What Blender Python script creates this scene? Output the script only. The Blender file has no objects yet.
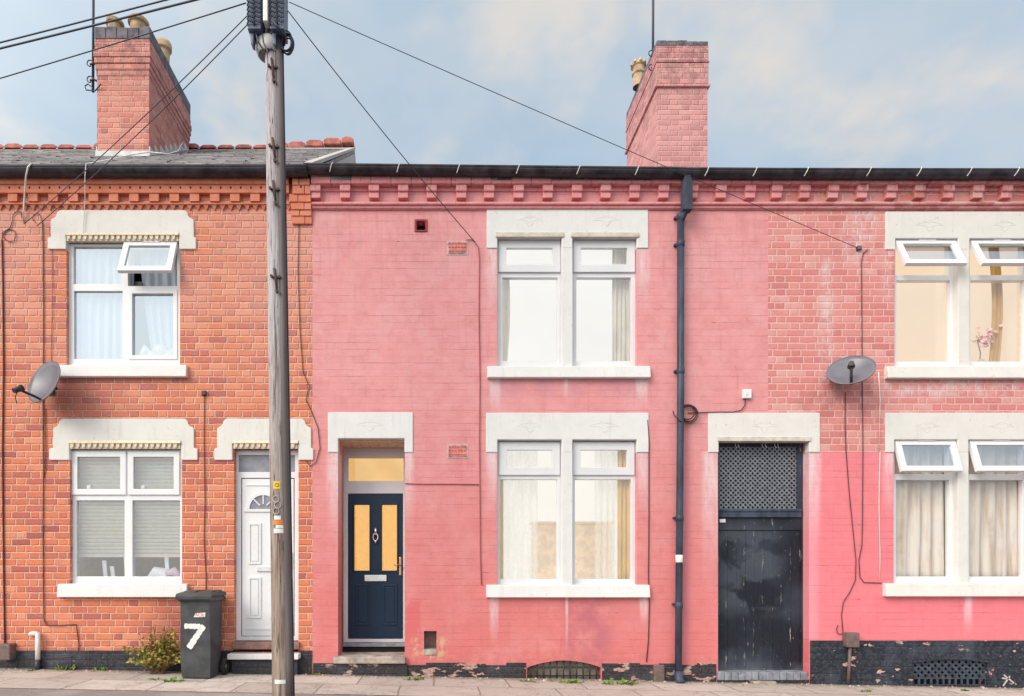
import bpy, bmesh, math, random
from mathutils import Vector, Matrix
random.seed(11)
S = bpy.context.scene
COL = S.collection
R = math.radians
CX, CD, CH = 435.0, 8.0, 1.15          # vanishing column, camera distance, camera height
# measured photo coordinates -> metres on a plane y metres behind the facade
def W(px, y=0.0): return (px - CX) / 640.0 * (CD + y)
def H(py, y=0.0): return CH + (575.0 - py) / 640.0 * (CD + y)
def P(px, py, y=0.0): return Vector((W(px, y), y, H(py, y)))
def ground(x):
    x = max(-14.0, min(14.0, x))
    return -0.0125 - 0.0195 * (x + 5.44)

# ------------------------------------------------------------------ objects
def link(o):
    COL.objects.link(o); return o
def tag(o, label=None, cat=None, group=None, kind=None):
    if label: o['label'] = label
    if cat: o['category'] = cat
    if group: o['group'] = group
    if kind: o['kind'] = kind
    return o
def empty(name, loc=(0, 0, 0), **k):
    o = link(bpy.data.objects.new(name, None)); o.location = loc; o.empty_display_size = .2
    return tag(o, **k)

class MB:
    def __init__(s): s.bm = bmesh.new()
    def quad(s, pts, mi=0):
        f = s.bm.faces.new([s.bm.verts.new(p) for p in pts]); f.material_index = mi; return f
    def box(s, x0, x1, y0, y1, z0, z1, mi=0):
        v = [s.bm.verts.new((x, y, z)) for x in (x0, x1) for y in (y0, y1) for z in (z0, z1)]
        for i in ((0, 1, 3, 2), (4, 6, 7, 5), (0, 4, 5, 1), (2, 3, 7, 6), (0, 2, 6, 4), (1, 5, 7, 3)):
            f = s.bm.faces.new([v[k] for k in i]); f.material_index = mi
        return v
    def prism(s, poly, y0, y1, mi=0):                # polygon of (x, z), pushed through y
        a = [s.bm.verts.new((p[0], y0, p[1])) for p in poly]
        b = [s.bm.verts.new((p[0], y1, p[1])) for p in poly]
        n = len(poly)
        fs = [s.bm.faces.new(a), s.bm.faces.new(b[::-1])]
        for i in range(n): fs.append(s.bm.faces.new((a[i], b[i], b[(i+1) % n], a[(i+1) % n])))
        for f in fs: f.material_index = mi
    def prof(s, poly, x0, x1, mi=0, dz=0.0):          # polygon of (y, z), pushed along x
        a = [s.bm.verts.new((x0, p[0], p[1])) for p in poly]
        b = [s.bm.verts.new((x1, p[0], p[1] + dz)) for p in poly]
        n = len(poly)
        fs = [s.bm.faces.new(a[::-1]), s.bm.faces.new(b)]
        for i in range(n): fs.append(s.bm.faces.new((a[i], a[(i+1) % n], b[(i+1) % n], b[i])))
        for f in fs: f.material_index = mi
    def tube(s, pts, r, n=6, mi=0, cap=True):
        pts = [Vector(p) for p in pts]; rings = []; up = None
        for i, p in enumerate(pts):
            t = (pts[min(i+1, len(pts)-1)] - pts[max(i-1, 0)]).normalized()
            if up is None:
                up = Vector((0, 0, 1)) if abs(t.z) < .9 else Vector((1, 0, 0))
            u = (up - t * up.dot(t)).normalized(); w = t.cross(u); up = u
            rr = r[i] if isinstance(r, (list, tuple)) else r
            rings.append([s.bm.verts.new(p + (u * math.cos(a) + w * math.sin(a)) * rr) for a in [2*math.pi*k/n for k in range(n)]])
        for A, B in zip(rings, rings[1:]):
            for k in range(n):
                f = s.bm.faces.new((A[k], A[(k+1) % n], B[(k+1) % n], B[k])); f.smooth = n > 5; f.material_index = mi
        if cap:
            for q in (rings[0][::-1], rings[-1]):
                f = s.bm.faces.new(q); f.material_index = mi
    def lathe(s, c, prof, n=20, mi=0, jag=None):      # prof of (radius, z)
        rings = []
        for (r, z) in prof:
            rings.append([s.bm.verts.new((c[0] + r*math.cos(2*math.pi*k/n), c[1] + r*math.sin(2*math.pi*k/n), c[2] + z)) for k in range(n)])
        for A, B in zip(rings, rings[1:]):
            for k in range(n):
                f = s.bm.faces.new((A[k], A[(k+1) % n], B[(k+1) % n], B[k])); f.smooth = True; f.material_index = mi
    def grid(s, x0, x1, z0, z1, holes, y0, y1, mi=0):
        """slab in the xz plane, front at y0, back at y1, with rectangular holes"""
        xs = sorted({round(v, 5) for v in [x0, x1] + [h[0] for h in holes] + [h[1] for h in holes] if x0 - 1e-6 <= v <= x1 + 1e-6})
        zs = sorted({round(v, 5) for v in [z0, z1] + [h[2] for h in holes] + [h[3] for h in holes] if z0 - 1e-6 <= v <= z1 + 1e-6})
        nx, nz = len(xs) - 1, len(zs) - 1
        def solid(i, j):
            if i < 0 or j < 0 or i >= nx or j >= nz: return False
            cx, cz = (xs[i] + xs[i+1]) / 2, (zs[j] + zs[j+1]) / 2
            return not any(h[0] < cx < h[1] and h[2] < cz < h[3] for h in holes)
        V = {}
        def v(i, j, k):
            if (i, j, k) not in V: V[(i, j, k)] = s.bm.verts.new((xs[i], (y0, y1)[k], zs[j]))
            return V[(i, j, k)]
        def F(*a):
            f = s.bm.faces.new(a); f.material_index = mi
        for i in range(nx):
            for j in range(nz):
                if not solid(i, j): continue
                F(v(i, j, 0), v(i+1, j, 0), v(i+1, j+1, 0), v(i, j+1, 0))
                F(v(i, j, 1), v(i, j+1, 1), v(i+1, j+1, 1), v(i+1, j, 1))
                if not solid(i-1, j): F(v(i, j, 0), v(i, j+1, 0), v(i, j+1, 1), v(i, j, 1))
                if not solid(i+1, j): F(v(i+1, j, 0), v(i+1, j, 1), v(i+1, j+1, 1), v(i+1, j+1, 0))
                if not solid(i, j-1): F(v(i, j, 0), v(i, j, 1), v(i+1, j, 1), v(i+1, j, 0))
                if not solid(i, j+1): F(v(i, j+1, 0), v(i+1, j+1, 0), v(i+1, j+1, 1), v(i, j+1, 1))
    def bevel(s, w, seg=2, ang=30):
        bmesh.ops.recalc_face_normals(s.bm, faces=s.bm.faces)
        es = [e for e in s.bm.edges if len(e.link_faces) == 2 and e.calc_face_angle(0) > R(ang)]
        bmesh.ops.bevel(s.bm, geom=es, offset=w, segments=seg, profile=.6, affect='EDGES', clamp_overlap=True)
        return s
    def xform(s, M): s.bm.transform(M); return s
    def build(s, name, mat, parent=None, recalc=True, **k):
        if recalc: bmesh.ops.recalc_face_normals(s.bm, faces=s.bm.faces)
        me = bpy.data.meshes.new(name); s.bm.to_mesh(me); s.bm.free()
        for m in (mat if isinstance(mat, (list, tuple)) else [mat]): me.materials.append(m)
        o = link(bpy.data.objects.new(name, me))
        if parent is not None:
            o.parent = parent
            r = parent; off = Vector()
            while r is not None: off += r.location; r = r.parent
            o.location = -off
        return tag(o, **k)

# ------------------------------------------------------------------ materials
class NT:
    def __init__(s, name):
        s.m = bpy.data.materials.new(name); s.m.use_nodes = True
        s.t = s.m.node_tree; s.t.nodes.clear(); s._pos = None
        s.out = s.t.nodes.new('ShaderNodeOutputMaterial')
    def n(s, typ, **k):
        o = s.t.nodes.new(typ)
        for a, b in k.items(): setattr(o, a, b)
        return o
    def set(s, sock, v):
        if isinstance(v, bpy.types.NodeSocket): s.t.links.new(v, sock)
        elif isinstance(v, (tuple, list)) and len(v) == 3 and sock.type == 'RGBA': sock.default_value = (*v, 1)
        else: sock.default_value = v
    def M(s, op, a, b=None, c=None, clamp=False):
        o = s.n('ShaderNodeMath', operation=op, use_clamp=clamp)
        for i, v in enumerate((a, b, c)):
            if v is not None: s.set(o.inputs[i], v)
        return o.outputs[0]
    def add(s, a, b): return s.M('ADD', a, b)
    def mul(s, a, b): return s.M('MULTIPLY', a, b)
    def sub(s, a, b): return s.M('SUBTRACT', a, b)
    def pos(s):
        if not s._pos:
            g = s.n('ShaderNodeNewGeometry'); x = s.n('ShaderNodeSeparateXYZ'); s.t.links.new(g.outputs['Position'], x.inputs[0])
            s._pos = (x.outputs[0], x.outputs[1], x.outputs[2], g.outputs['Position'])
        return s._pos
    def vec(s, x, y, z=0.0):
        o = s.n('ShaderNodeCombineXYZ')
        for i, v in enumerate((x, y, z)): s.set(o.inputs[i], v)
        return o.outputs[0]
    def noise(s, scale, detail=4, rough=.55, vec=None, stretch=None, dist=0.0):
        o = s.n('ShaderNodeTexNoise'); v = vec if vec is not None else s.pos()[3]
        if stretch:
            m = s.n('ShaderNodeMapping'); m.inputs['Scale'].default_value = stretch; s.t.links.new(v, m.inputs[0]); v = m.outputs[0]
        s.t.links.new(v, o.inputs['Vector']); o.inputs['Scale'].default_value = scale; o.inputs['Detail'].default_value = detail
        o.inputs['Roughness'].default_value = rough; o.inputs['Distortion'].default_value = dist
        return o.outputs['Fac']
    def white(s, v):
        o = s.n('ShaderNodeTexWhiteNoise', noise_dimensions='2D'); s.t.links.new(v, o.inputs['Vector']); return o.outputs['Value']
    def sm(s, v, a, b, lo=0.0, hi=1.0):
        o = s.n('ShaderNodeMapRange', interpolation_type='SMOOTHSTEP'); s.set(o.inputs[0], v)
        for i, q in enumerate((a, b, lo, hi)): o.inputs[i+1].default_value = q
        return o.outputs[0]
    def lin(s, v, a, b, lo=0.0, hi=1.0):
        o = s.n('ShaderNodeMapRange'); s.set(o.inputs[0], v)
        for i, q in enumerate((a, b, lo, hi)): o.inputs[i+1].default_value = q
        return o.outputs[0]
    def mix(s, f, a, b, mode='MIX'):
        o = s.n('ShaderNodeMix', data_type='RGBA', blend_type=mode)
        s.set(o.inputs[0], f); s.set(o.inputs[6], a); s.set(o.inputs[7], b); return o.outputs[2]
    def ramp(s, f, stops, interp='LINEAR'):
        o = s.n('ShaderNodeValToRGB'); o.color_ramp.interpolation = interp; e = o.color_ramp.elements
        while len(e) < len(stops): e.new(.5)
        for q, (p, c) in zip(e, stops): q.position = p; q.color = (*c, 1)
        s.set(o.inputs[0], f); return o.outputs[0]
    def bump(s, h, strength=.5, dist=.01, normal=None):
        o = s.n('ShaderNodeBump'); s.set(o.inputs['Height'], h); o.inputs['Strength'].default_value = strength
        o.inputs['Distance'].default_value = dist
        if normal is not None: s.set(o.inputs['Normal'], normal)
        return o.outputs[0]
    def bsdf(s, col, rough=.7, metal=0.0, normal=None, spec=.5, emit=None, estr=0.0, trans=0.0):
        o = s.n('ShaderNodeBsdfPrincipled'); s.set(o.inputs['Base Color'], col); s.set(o.inputs['Roughness'], rough)
        s.set(o.inputs['Metallic'], metal); o.inputs['Specular IOR Level'].default_value = spec
        if normal is not None: s.set(o.inputs['Normal'], normal)
        if emit is not None: s.set(o.inputs['Emission Color'], emit); s.set(o.inputs['Emission Strength'], estr)
        s.t.links.new(o.outputs[0], s.out.inputs[0]); s.b = o
        return s.m
    # Flemish bond brickwork: returns brick mask, two random values per brick, height
    def flemish(s, h=.0844, Pd=.352, joint=.0048, z0=0.0, wob=.010, soft=.009):
        x, y, z, p = s.pos()
        nz = s.noise(9, 2, .5); nz2 = s.noise(13, 2, .5, stretch=(1, 1, 1.7))
        u = s.add(s.add(x, y), s.mul(s.sub(nz, .5), wob*2)); zz = s.add(s.sub(z, z0), s.mul(s.sub(nz2, .5), wob*1.6))
        rz = s.M('DIVIDE', zz, h); row = s.M('FLOOR', rz); fz = s.sub(rz, row)
        rj = s.white(s.vec(row, 3.7))
        uu = s.add(s.add(s.M('DIVIDE', u, Pd), s.mul(s.M('FLOORED_MODULO', row, 2.0), .5)), s.mul(rj, .09))
        cell = s.M('FLOOR', uu); fu = s.sub(uu, cell)
        cj = s.add(.66, s.mul(s.sub(s.white(s.vec(cell, row)), .5), .05))
        hd = s.M('GREATER_THAN', fu, cj)
        du = s.mul(s.M('MINIMUM', s.M('MINIMUM', fu, s.sub(1.0, fu)), s.M('ABSOLUTE', s.sub(fu, cj))), Pd)
        dz = s.mul(s.M('MINIMUM', fz, s.sub(1.0, fz)), h)
        d = s.M('MINIMUM', du, dz)
        mask = s.sm(d, joint - soft*.5, joint + soft*.5)
        bid = s.add(s.mul(cell, 2.0), hd)
        r1 = s.white(s.vec(bid, row)); r2 = s.white(s.vec(s.add(bid, 37.3), s.add(row, 11.9)))
        hgt = s.sm(d, joint - .003, joint + .008)
        return mask, r1, r2, hgt, dz, du
    # weather or painted shadow streak: rectangle px0..px1 fading between two heights
    def streak(s, px0, px1, py0, py1, soft=4.0):
        x, y, z, p = s.pos()
        a, b, e = W(px0), W(px1), soft/80
        mx = s.mul(s.sm(x, a - e, a + e), s.sm(x, b - e, b + e, 1, 0))
        mz = s.mul(s.sm(z, H(py1), H(py0)), s.sm(z, H(py0) - .01, H(py0) + .03, 1, 0))
        return s.mul(mx, mz)
    def patch(s, px0, px1, py0, py1, soft=6.0):
        x, y, z, p = s.pos(); e = soft/80
        mx = s.mul(s.sm(x, W(px0) - e, W(px0) + e), s.sm(x, W(px1) - e, W(px1) + e, 1, 0))
        mz = s.mul(s.sm(z, H(py1) - e, H(py1) + e), s.sm(z, H(py0) - e, H(py0) + e, 1, 0))
        return s.mul(mx, mz)
    def maxs(s, l):
        r = l[0]
        for q in l[1:]: r = s.M('MAXIMUM', r, q)
        return r

def simple(name, col, rough=.6, metal=0.0, var=.12, scale=12.0, bump=.0, stretch=None, spec=.5):
    t = NT(name); n = t.noise(scale, 5, .6, stretch=stretch)
    c = t.mix(t.sm(n, .3, .7), tuple(max(0, v*(1-var)) for v in col), tuple(min(1, v*(1+var)) for v in col))
    nrm = t.bump(n, bump, .01) if bump else None
    return t.bsdf(c, t.lin(n, .2, .8, max(.05, rough-.1), min(1, rough+.1)), metal, nrm, spec)

def brick_mat(name, stops, mortar, wash=None, wash_amt=.0, z0=0.0, dark=.35, bumpd=.010):
    t = NT(name); mk, r1, r2, hg, dz, du = t.flemish(z0=z0)
    n = t.noise(60, 4, .6); nb = t.noise(1.1, 4, .55); ns = t.noise(24, 3, .6)
    c = t.ramp(r1, stops)
    c = t.mix(t.mul(t.sm(n, .4, .8), .25), c, tuple(v*.7 for v in stops[0][1])); c = t.mix(t.mul(t.sm(t.noise(2.6, 5, .7), .48, .72), .35), c, stops[0][1])
    c = t.mix(t.mul(t.sm(ns, .55, .75), .35), c, tuple(min(1, v*1.25 + .05) for v in stops[-1][1]))
    c = t.mix(t.mul(t.sm(t.noise(38, 5, .75, stretch=(.6, 1, 1.4)), .52, .68), .30), c, tuple(v*.62 for v in stops[1][1])); c = t.mix(t.mul(t.M('GREATER_THAN', r2, .90), .28), c, tuple(v*.62 for v in stops[0][1]))
    mo = t.mix(t.sm(ns, .3, .7), mortar, tuple(v*.80 for v in mortar))
    c = t.mix(mk, mo, c)
    if wash: c = t.mix(t.mul(t.sm(nb, .42, .68), wash_amt), c, wash)
    h = t.add(t.mul(hg, 1.0), t.add(t.mul(n, .22), t.mul(r2, .35)))
    return t, c, h, bumpd

# left house: orange-red brick
LB = [(0, (.44, .125, .105)), (.12, (.56, .155, .105)), (.35, (.66, .195, .105)), (.75, (.71, .225, .115)), (1, (.74, .29, .18))]
def left_brick():
    t, c, h, b = brick_mat('orange brickwork', LB, (.77, .56, .46))
    x, y, z, p = t.pos()
    nb = t.noise(.8, 4, .6)
    up = t.mul(t.sm(z, 2.4, 5.4), t.sm(nb, .3, .65))
    c = t.mix(t.mul(up, .62), c, (.70, .37, .31))
    c = t.mix(t.mul(t.streak(60, 90, 378, 470, 14), .3), c, (.26, .10, .12))  # stain and painted dish shadow, fading down below the sill
    c = t.mix(t.mul(t.patch(60, 128, 381, 416, 5), .2), c, (.30, .09, .11))  # dish shadow painted into the brick colour
    c = t.mix(t.mul(t.mul(t.patch(150, 220, 600, 650, 20), t.sm(nb, .4, .6)), .5), c, (.30, .10, .08))
    gr = t.mul(t.sm(z, .75, .1), t.sm(t.noise(7, 5, .6), .4, .7))
    c = t.mix(t.mul(gr, .35), c, (.16, .07, .05))
    return t.bsdf(c, .85, 0, t.bump(h, .9, b), .3)

PINK = (.66, .180, .176)
PINK2 = (.725, .320, .330)
def painted(name, base, top, streaks, discol=(), extra=None, joint=.5, chalk=(.74, .68, .72)):
    t = NT(name); mk, r1, r2, hg, dz, du = t.flemish(joint=.0035, soft=.005)
    x, y, z, p = t.pos()
    nb = t.noise(.9, 4, .6); n3 = t.noise(5, 5, .65); n60 = t.noise(70, 3, .6)
    c = t.mix(t.sm(t.add(z, t.mul(nb, 2.0)), .6, 5.0), base, top)
    c = t.mix(t.mul(t.sm(n3, .35, .75), .34), c, tuple(v*.78 for v in base)); c = t.mix(t.mul(t.sm(t.noise(1.7, 6, .72), .47, .64), t.lin(z, 1.5, 4.5, .16, .42)), c, (top[0]*.98, top[1]*1.22, top[2]*1.24)); c = t.mix(t.mul(t.sm(t.noise(6, 5, .7, stretch=(2.4, 1, .22)), .54, .70), .22), c, tuple(v*.62 for v in base)); c = t.mix(t.mul(t.mul(t.sm(z, H(330), H(205)), t.sm(t.noise(8, 5, .7, stretch=(2.2, 1, .25)), .46, .66)), .35), c, (.46, .22, .24))
    c = t.mix(t.mul(t.sm(t.noise(2.3, 5, .7), .5, .8), .30), c, tuple(min(1, v*1.08+.07) for v in top))
    c = t.mix(t.mul(r1, .07), c, tuple(v*.75 for v in base))
    # open joints and hairline cracks follow some of the bed joints only
    brk = t.sm(t.noise(3.2, 5, .7, stretch=(.45, 1, 2.6)), .46, .62)
    bj = t.sm(dz, .002, .0065, 1, 0); vj = t.mul(t.sm(du, .002, .006, 1, 0), t.sm(n3, .48, .62))
    jm = t.M('MAXIMUM', t.mul(bj, t.add(t.mul(brk, .80), .13)), t.mul(vj, t.add(t.mul(brk, .6), .12)))
    c = t.mix(t.mul(jm, joint), c, (.36, .09, .10))
    gaps = t.mul(t.mul(bj, t.sm(t.noise(2.6, 4, .7, stretch=(1.4, 1, 7)), .64, .70)), .85)
    c = t.mix(gaps, c, (.13, .035, .04))
    if discol:
        for (q, col, amt) in discol(t): c = t.mix(t.mul(q, amt), c, col)
    if streaks:
        sk = t.maxs([t.streak(*a) for a in streaks])
        sk = t.mul(sk, t.sm(t.noise(7, 5, .7, stretch=(2.2, 1, .4)), .22, .62))
        c = t.mix(t.mul(sk, .66), c, chalk)
    # splash-back dirt and flaked spots close to the pavement
    dirt = t.mul(t.sm(t.add(z, t.mul(n3, .5)), .62, .12), t.sm(t.noise(11, 5, .7), .40, .66))
    c = t.mix(t.mul(dirt, .45), c, (.30, .12, .11))
    spot = t.mul(t.sm(t.noise(17, 4, .75), .70, .735), t.sm(z, 1.7, .3))
    c = t.mix(spot, c, (.50, .33, .27))
    h = t.add(t.mul(hg, t.add(.10, t.mul(brk, .30))), t.add(t.mul(n60, .25), t.add(t.mul(n3, .45), t.mul(r2, .10))))
    if extra: c, h = extra(t, c, h, mk, r1, n3)
    return t.bsdf(c, .62, 0, t.bump(h, .6, .007), .35)

def mid_disc(t):
    nb = t.noise(3, 4, .6)
    return [(t.mul(t.patch(566, 612, 596, 664, 8), t.sm(nb, .3, .6)), (.42, .12, .16), .75),
            (t.mul(t.patch(606, 690, 600, 664, 16), t.sm(nb, .4, .6)), (.62, .20, .21), .5),
            (t.mul(t.patch(497, 640, 379, 396, 5), t.sm(nb, .4, .65)), (.55, .24, .32), .6),
            (t.patch(684, 690, 420, 670, 4), (.50, .16, .20), .6),
            (t.mul(t.patch(404, 420, 600, 664, 2), t.sm(nb, .45, .5)), (.62, .13, .14), .8),
            (t.mul(t.patch(412, 446, 638, 660, 3), t.sm(t.noise(7, 5, .7), .48, .56)), (.60, .40, .24), .9)]
mid_st = [(487, 497, 248, 330), (638, 649, 248, 320), (328, 342, 452, 560), (404, 413, 452, 545), (487, 497, 452, 520), (638, 648, 452, 520),
          (490, 500, 378, 420, 2), (564, 568, 378, 402, 1.5), (636, 648, 378, 410, 2), (490, 498, 597, 650, 2), (565.5, 568, 597, 662, 1), (640, 648, 597, 630, 2),
          (703, 718, 452, 600), (803, 806, 452, 600, 1)]
def right_extra(t, c, h, mk, r1, n3):
    # the paint stops half-way up: bare red-pink brick above it
    x, y, z, p = t.pos()
    edge = t.add(z, t.mul(t.sub(t.noise(14, 4, .6), .5), .03))
    bare = t.sm(edge, H(452) - .012, H(452) + .012)
    bc = t.ramp(r1, [(0, (.55, .185, .18)), (.25, (.63, .22, .205)), (.7, (.67, .26, .235)), (1, (.69, .36, .33))])
    n = t.noise(40, 4, .6)
    bc = t.mix(t.mul(t.sm(n, .45, .75), .35), bc, (.64, .36, .34)); bc = t.mix(t.mul(t.sm(t.noise(34, 5, .75, stretch=(.6, 1, 1.4)), .52, .66), .42), bc, (.40, .115, .115)); bc = t.mix(t.mul(t.sm(t.noise(2.2, 5, .7), .46, .66), .35), bc, (.60, .17, .14))
    m2, _, _, hg, _, _ = t.flemish(joint=.0055, soft=.012)
    bc = t.mix(m2, t.mix(t.sm(n, .3, .7), (.76, .52, .50), (.66, .36, .345)), bc)
    fl = t.mul(t.maxs([t.patch(846, 876, 176, 262, 12), t.patch(820, 832, 260, 400, 6), t.patch(884, 1020, 380, 396, 8), t.patch(884, 894, 250, 300, 6)]), t.sm(t.noise(6, 5, .7), .40, .66))
    bc = t.mix(t.mul(fl, .75), bc, (.68, .58, .60))
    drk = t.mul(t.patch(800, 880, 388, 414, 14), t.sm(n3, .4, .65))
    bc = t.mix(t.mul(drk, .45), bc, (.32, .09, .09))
    c = t.mix(bare, c, bc)
    h = t.add(t.mul(h, t.sub(1.0, bare)), t.mul(t.mul(t.add(hg, t.mul(n, .3)), bare), 1.0))
    return c, h
right_st = [(804, 820, 452, 560), (884, 894, 452, 530), (964, 972, 597, 640, 2)]
HOT = (.80, .20, .235)
M = {}
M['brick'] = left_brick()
M['pink'] = painted('salmon pink wall paint', PINK, PINK2, mid_st, mid_disc)
M['rightwall'] = painted('coral pink paint below bare brick', HOT, (.80, .235, .27), right_st, lambda t: [(t.patch(806, 818, 452, 640, 4), (.82, .36, .42), .5)], right_extra)
def cornice_mat(name, brickish):
    t = NT(name); mk, r1, r2, hg, dz, du = t.flemish(joint=.004)
    x, y, z, p = t.pos(); n = t.noise(6, 5, .7); n2 = t.noise(40, 3, .6)
    c = t.mix(t.sm(n, .3, .7), (.74, .34, .35), (.70, .26, .27))
    if brickish:
        f = t.mul(t.sm(x, W(768) - .1, W(768) + 1.2), t.sm(n, .40, .56))
        c = t.mix(f, c, t.ramp(r1, [(0, (.48, .16, .16)), (.6, (.62, .25, .23)), (1, (.66, .40, .38))]))
        c = t.mix(t.mul(t.sm(t.noise(3.5, 5, .7), .58, .72), .7), c, (.70, .58, .57))
    c = t.mix(t.mul(t.sub(1.0, mk), .45), c, (.40, .12, .12))
    soot = t.sm(t.noise(5, 5, .7, stretch=(.5, 1, 1)), .56, .72)
    c = t.mix(t.mul(soot, .25), c, (.28, .12, .12))
    return t.bsdf(c, .75, 0, t.bump(t.add(t.mul(n2, .3), hg), .6, .006), .3)
M['cornice_pink'] = cornice_mat('pink painted corbel bricks', False)
M['cornice_right'] = cornice_mat('weathered pink corbel bricks', True)
def stone(name, a, b):
    t = NT(name); n = t.noise(5, 5, .65); n2 = t.noise(60, 4, .6)
    c = t.mix(t.sm(n, .3, .7), a, b)
    c = t.mix(t.mul(t.sm(t.noise(4, 6, .75, stretch=(2.5, 1, .3)), .52, .72), .34), c, (.50, .455, .41))
    c = t.mix(t.mul(t.sm(t.noise(19, 5, .75), .62, .68), .5), c, (.40, .345, .30))
    return t.bsdf(c, .65, 0, t.bump(t.add(n2, t.mul(n, 1.5)), .35, .005), .35)
M['stone'] = stone('white painted stone', (.73, .73, .73), (.685, .685, .685))
M['cream'] = stone('cream painted stone', (.735, .72, .69), (.69, .675, .645))
M['mould'] = simple('cream moulding paint', (.70, .60, .46), .6, var=.15, scale=25)
M['drip'] = simple('grey beige drip strip', (.58, .53, .47), .6, var=.15, scale=14)
M['upvc'] = simple('white window plastic', (.76, .77, .79), .32, var=.03, scale=3)
M['upvc_grey'] = simple('grey white window plastic', (.68, .69, .72), .35, var=.04, scale=3)
M['doorwhite'] = simple('white door plastic', (.75, .76, .79), .30, var=.03, scale=2)
M['seal'] = simple('dark rubber seal', (.04, .04, .045), .6)
def slate():
    t = NT('grey roof slates'); x, y, z, p = t.pos()
    o = t.n('ShaderNodeTexBrick'); v = t.vec(x, t.mul(y, 1.2))
    t.t.links.new(v, o.inputs['Vector']); o.inputs['Scale'].default_value = 1; o.inputs['Brick Width'].default_value = .26
    o.inputs['Row Height'].default_value = .22; o.inputs['Mortar Size'].default_value = .006; o.offset = .5
    o.inputs['Color1'].default_value = (.11, .10, .115, 1); o.inputs['Color2'].default_value = (.20, .18, .19, 1); o.inputs['Mortar'].default_value = (.025, .025, .03, 1)
    n = t.noise(5, 6, .75, stretch=(.5, 1.6, 1))
    c = t.mix(t.mul(t.sm(n, .46, .62), .8), o.outputs['Color'], (.36, .33, .34)); c = t.mix(t.mul(t.sm(t.noise(9, 5, .8, stretch=(.6, 2, 1)), .55, .65), .8), c, (.05, .045, .055))
    fr = t.M('FRACT', t.M('DIVIDE', t.mul(y, 1.2), .22))
    return t.bsdf(c, .55, 0, t.bump(t.add(t.mul(fr, -1.2), t.mul(n, .6)), .9, .03), .5)
M['slate'] = slate()
def slates_m():
    t = NT('old roof slates'); g = t.n('ShaderNodeNewGeometry'); n = t.noise(11, 6, .75)
    c = t.ramp(g.outputs['Random Per Island'], [(0, (.10, .095, .11)), (.5, (.19, .18, .195)), (.85, (.27, .25, .26)), (1, (.32, .30, .29))])
    c = t.mix(t.mul(t.sm(n, .5, .62), .5), c, (.36, .34, .33)); c = t.mix(t.mul(t.sm(t.noise(5, 5, .7), .56, .66), .7), c, (.075, .065, .075))
    return t.bsdf(c, .6, 0, t.bump(n, .5, .01), .4)
M['slates'] = slates_m()
M['ridge'] = simple('red clay ridge tiles', (.44, .14, .11), .8, var=.35, scale=9, bump=.3)
M['mortar'] = simple('pale cement mortar', (.48, .45, .43), .9, var=.2, scale=20, bump=.4)
M['lead'] = simple('grey white flashing', (.55, .56, .57), .5, var=.2, scale=9, bump=.2)
M['gutter'] = simple('black gutter plastic', (.042, .036, .045), .42, var=.5, scale=7, spec=.22)
M['clip'] = simple('white gutter strap', (.66, .64, .62), .6)
M['pipe'] = simple('blue black downpipe paint', (.050, .062, .095), .38, var=.45, scale=6, stretch=(1, 1, .3), spec=.22)
M['black'] = simple('black plastic', (.025, .025, .028), .5)
M['cable'] = simple('dark brown cable', (.075, .030, .030), .6)
M['cable_pink'] = simple('painted over cable', (.36, .09, .10), .6)
M['cable_white'] = simple('white flex', (.74, .72, .70), .6)
M['wire'] = simple('black overhead wire', (.03, .04, .07), .5)
def chim(name, stops, mortar):
    t, c, h, b = brick_mat(name, stops, mortar, (.62, .33, .30), .35)
    x, y, z, p = t.pos()
    soot = t.mul(t.sm(t.add(z, t.mul(t.noise(4, 4, .6), .7)), 8.9, 10.1), .55)
    c = t.mix(t.mul(soot, t.sm(t.noise(9, 5, .7), .38, .62)), c, (.17, .075, .085))
    return t.bsdf(c, .85, 0, t.bump(h, .9, b), .3)
M['chim_orange'] = chim('chimney red brick', [(0, (.42, .16, .14)), (.3, (.60, .21, .165)), (1, (.70, .31, .24))], (.66, .46, .41))
M['chim_pink'] = chim('chimney pink brick', [(0, (.50, .22, .225)), (.4, (.64, .28, .28)), (1, (.70, .36, .34))], (.70, .48, .47))
M['sootcap'] = simple('sooty blue brick cap', (.13, .12, .14), .85, var=.5, scale=8, bump=.4)
M['pot'] = simple('buff clay chimney pot', (.46, .33, .20), .8, var=.35, scale=7, bump=.2)
def flake(name, amt, base=(.022, .026, .036), chips=(.62, .46, .42), chips2=(.55, .24, .22)):
    t = NT(name); mk, r1, r2, hg, dz, du = t.flemish(joint=.005)
    n = t.noise(6.5, 4, .62, stretch=(.55, 1, 1.25)); n2 = t.noise(30, 4, .6); r = t.noise(2.5, 2, .5); nf = t.noise(26, 5, .7, stretch=(.5, 1, 1.2))
    c = t.mix(t.sm(n2, .4, .75), base, (.06, .068, .085))
    c = t.mix(t.mul(t.sm(t.noise(2, 4, .6), .5, .7), .5), c, (.085, .10, .13))
    ch = t.M('MAXIMUM', t.mul(t.sm(t.add(n, t.mul(n2, .10)), amt, amt + .012), t.sm(r, .44, .50)), t.mul(t.sm(nf, .655, .675), t.sm(r, .46, .54)))
    c = t.mix(ch, c, t.mix(t.sm(n2, .45, .62), chips, chips2))
    return t.bsdf(c, .6, 0, t.bump(t.add(t.mul(hg, .6), t.add(n2, t.mul(ch, -.8))), .7, .01), .2)
M['plinth_left'] = flake('dark blue plinth bricks', .80, (.035, .032, .038))
M['plinth_mid'] = flake('peeling plinth of mixed brick', .60, (.040, .032, .034), (.46, .35, .29), (.40, .17, .15))
M['plinth_right'] = flake('flaking black plinth paint', .655)
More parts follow.
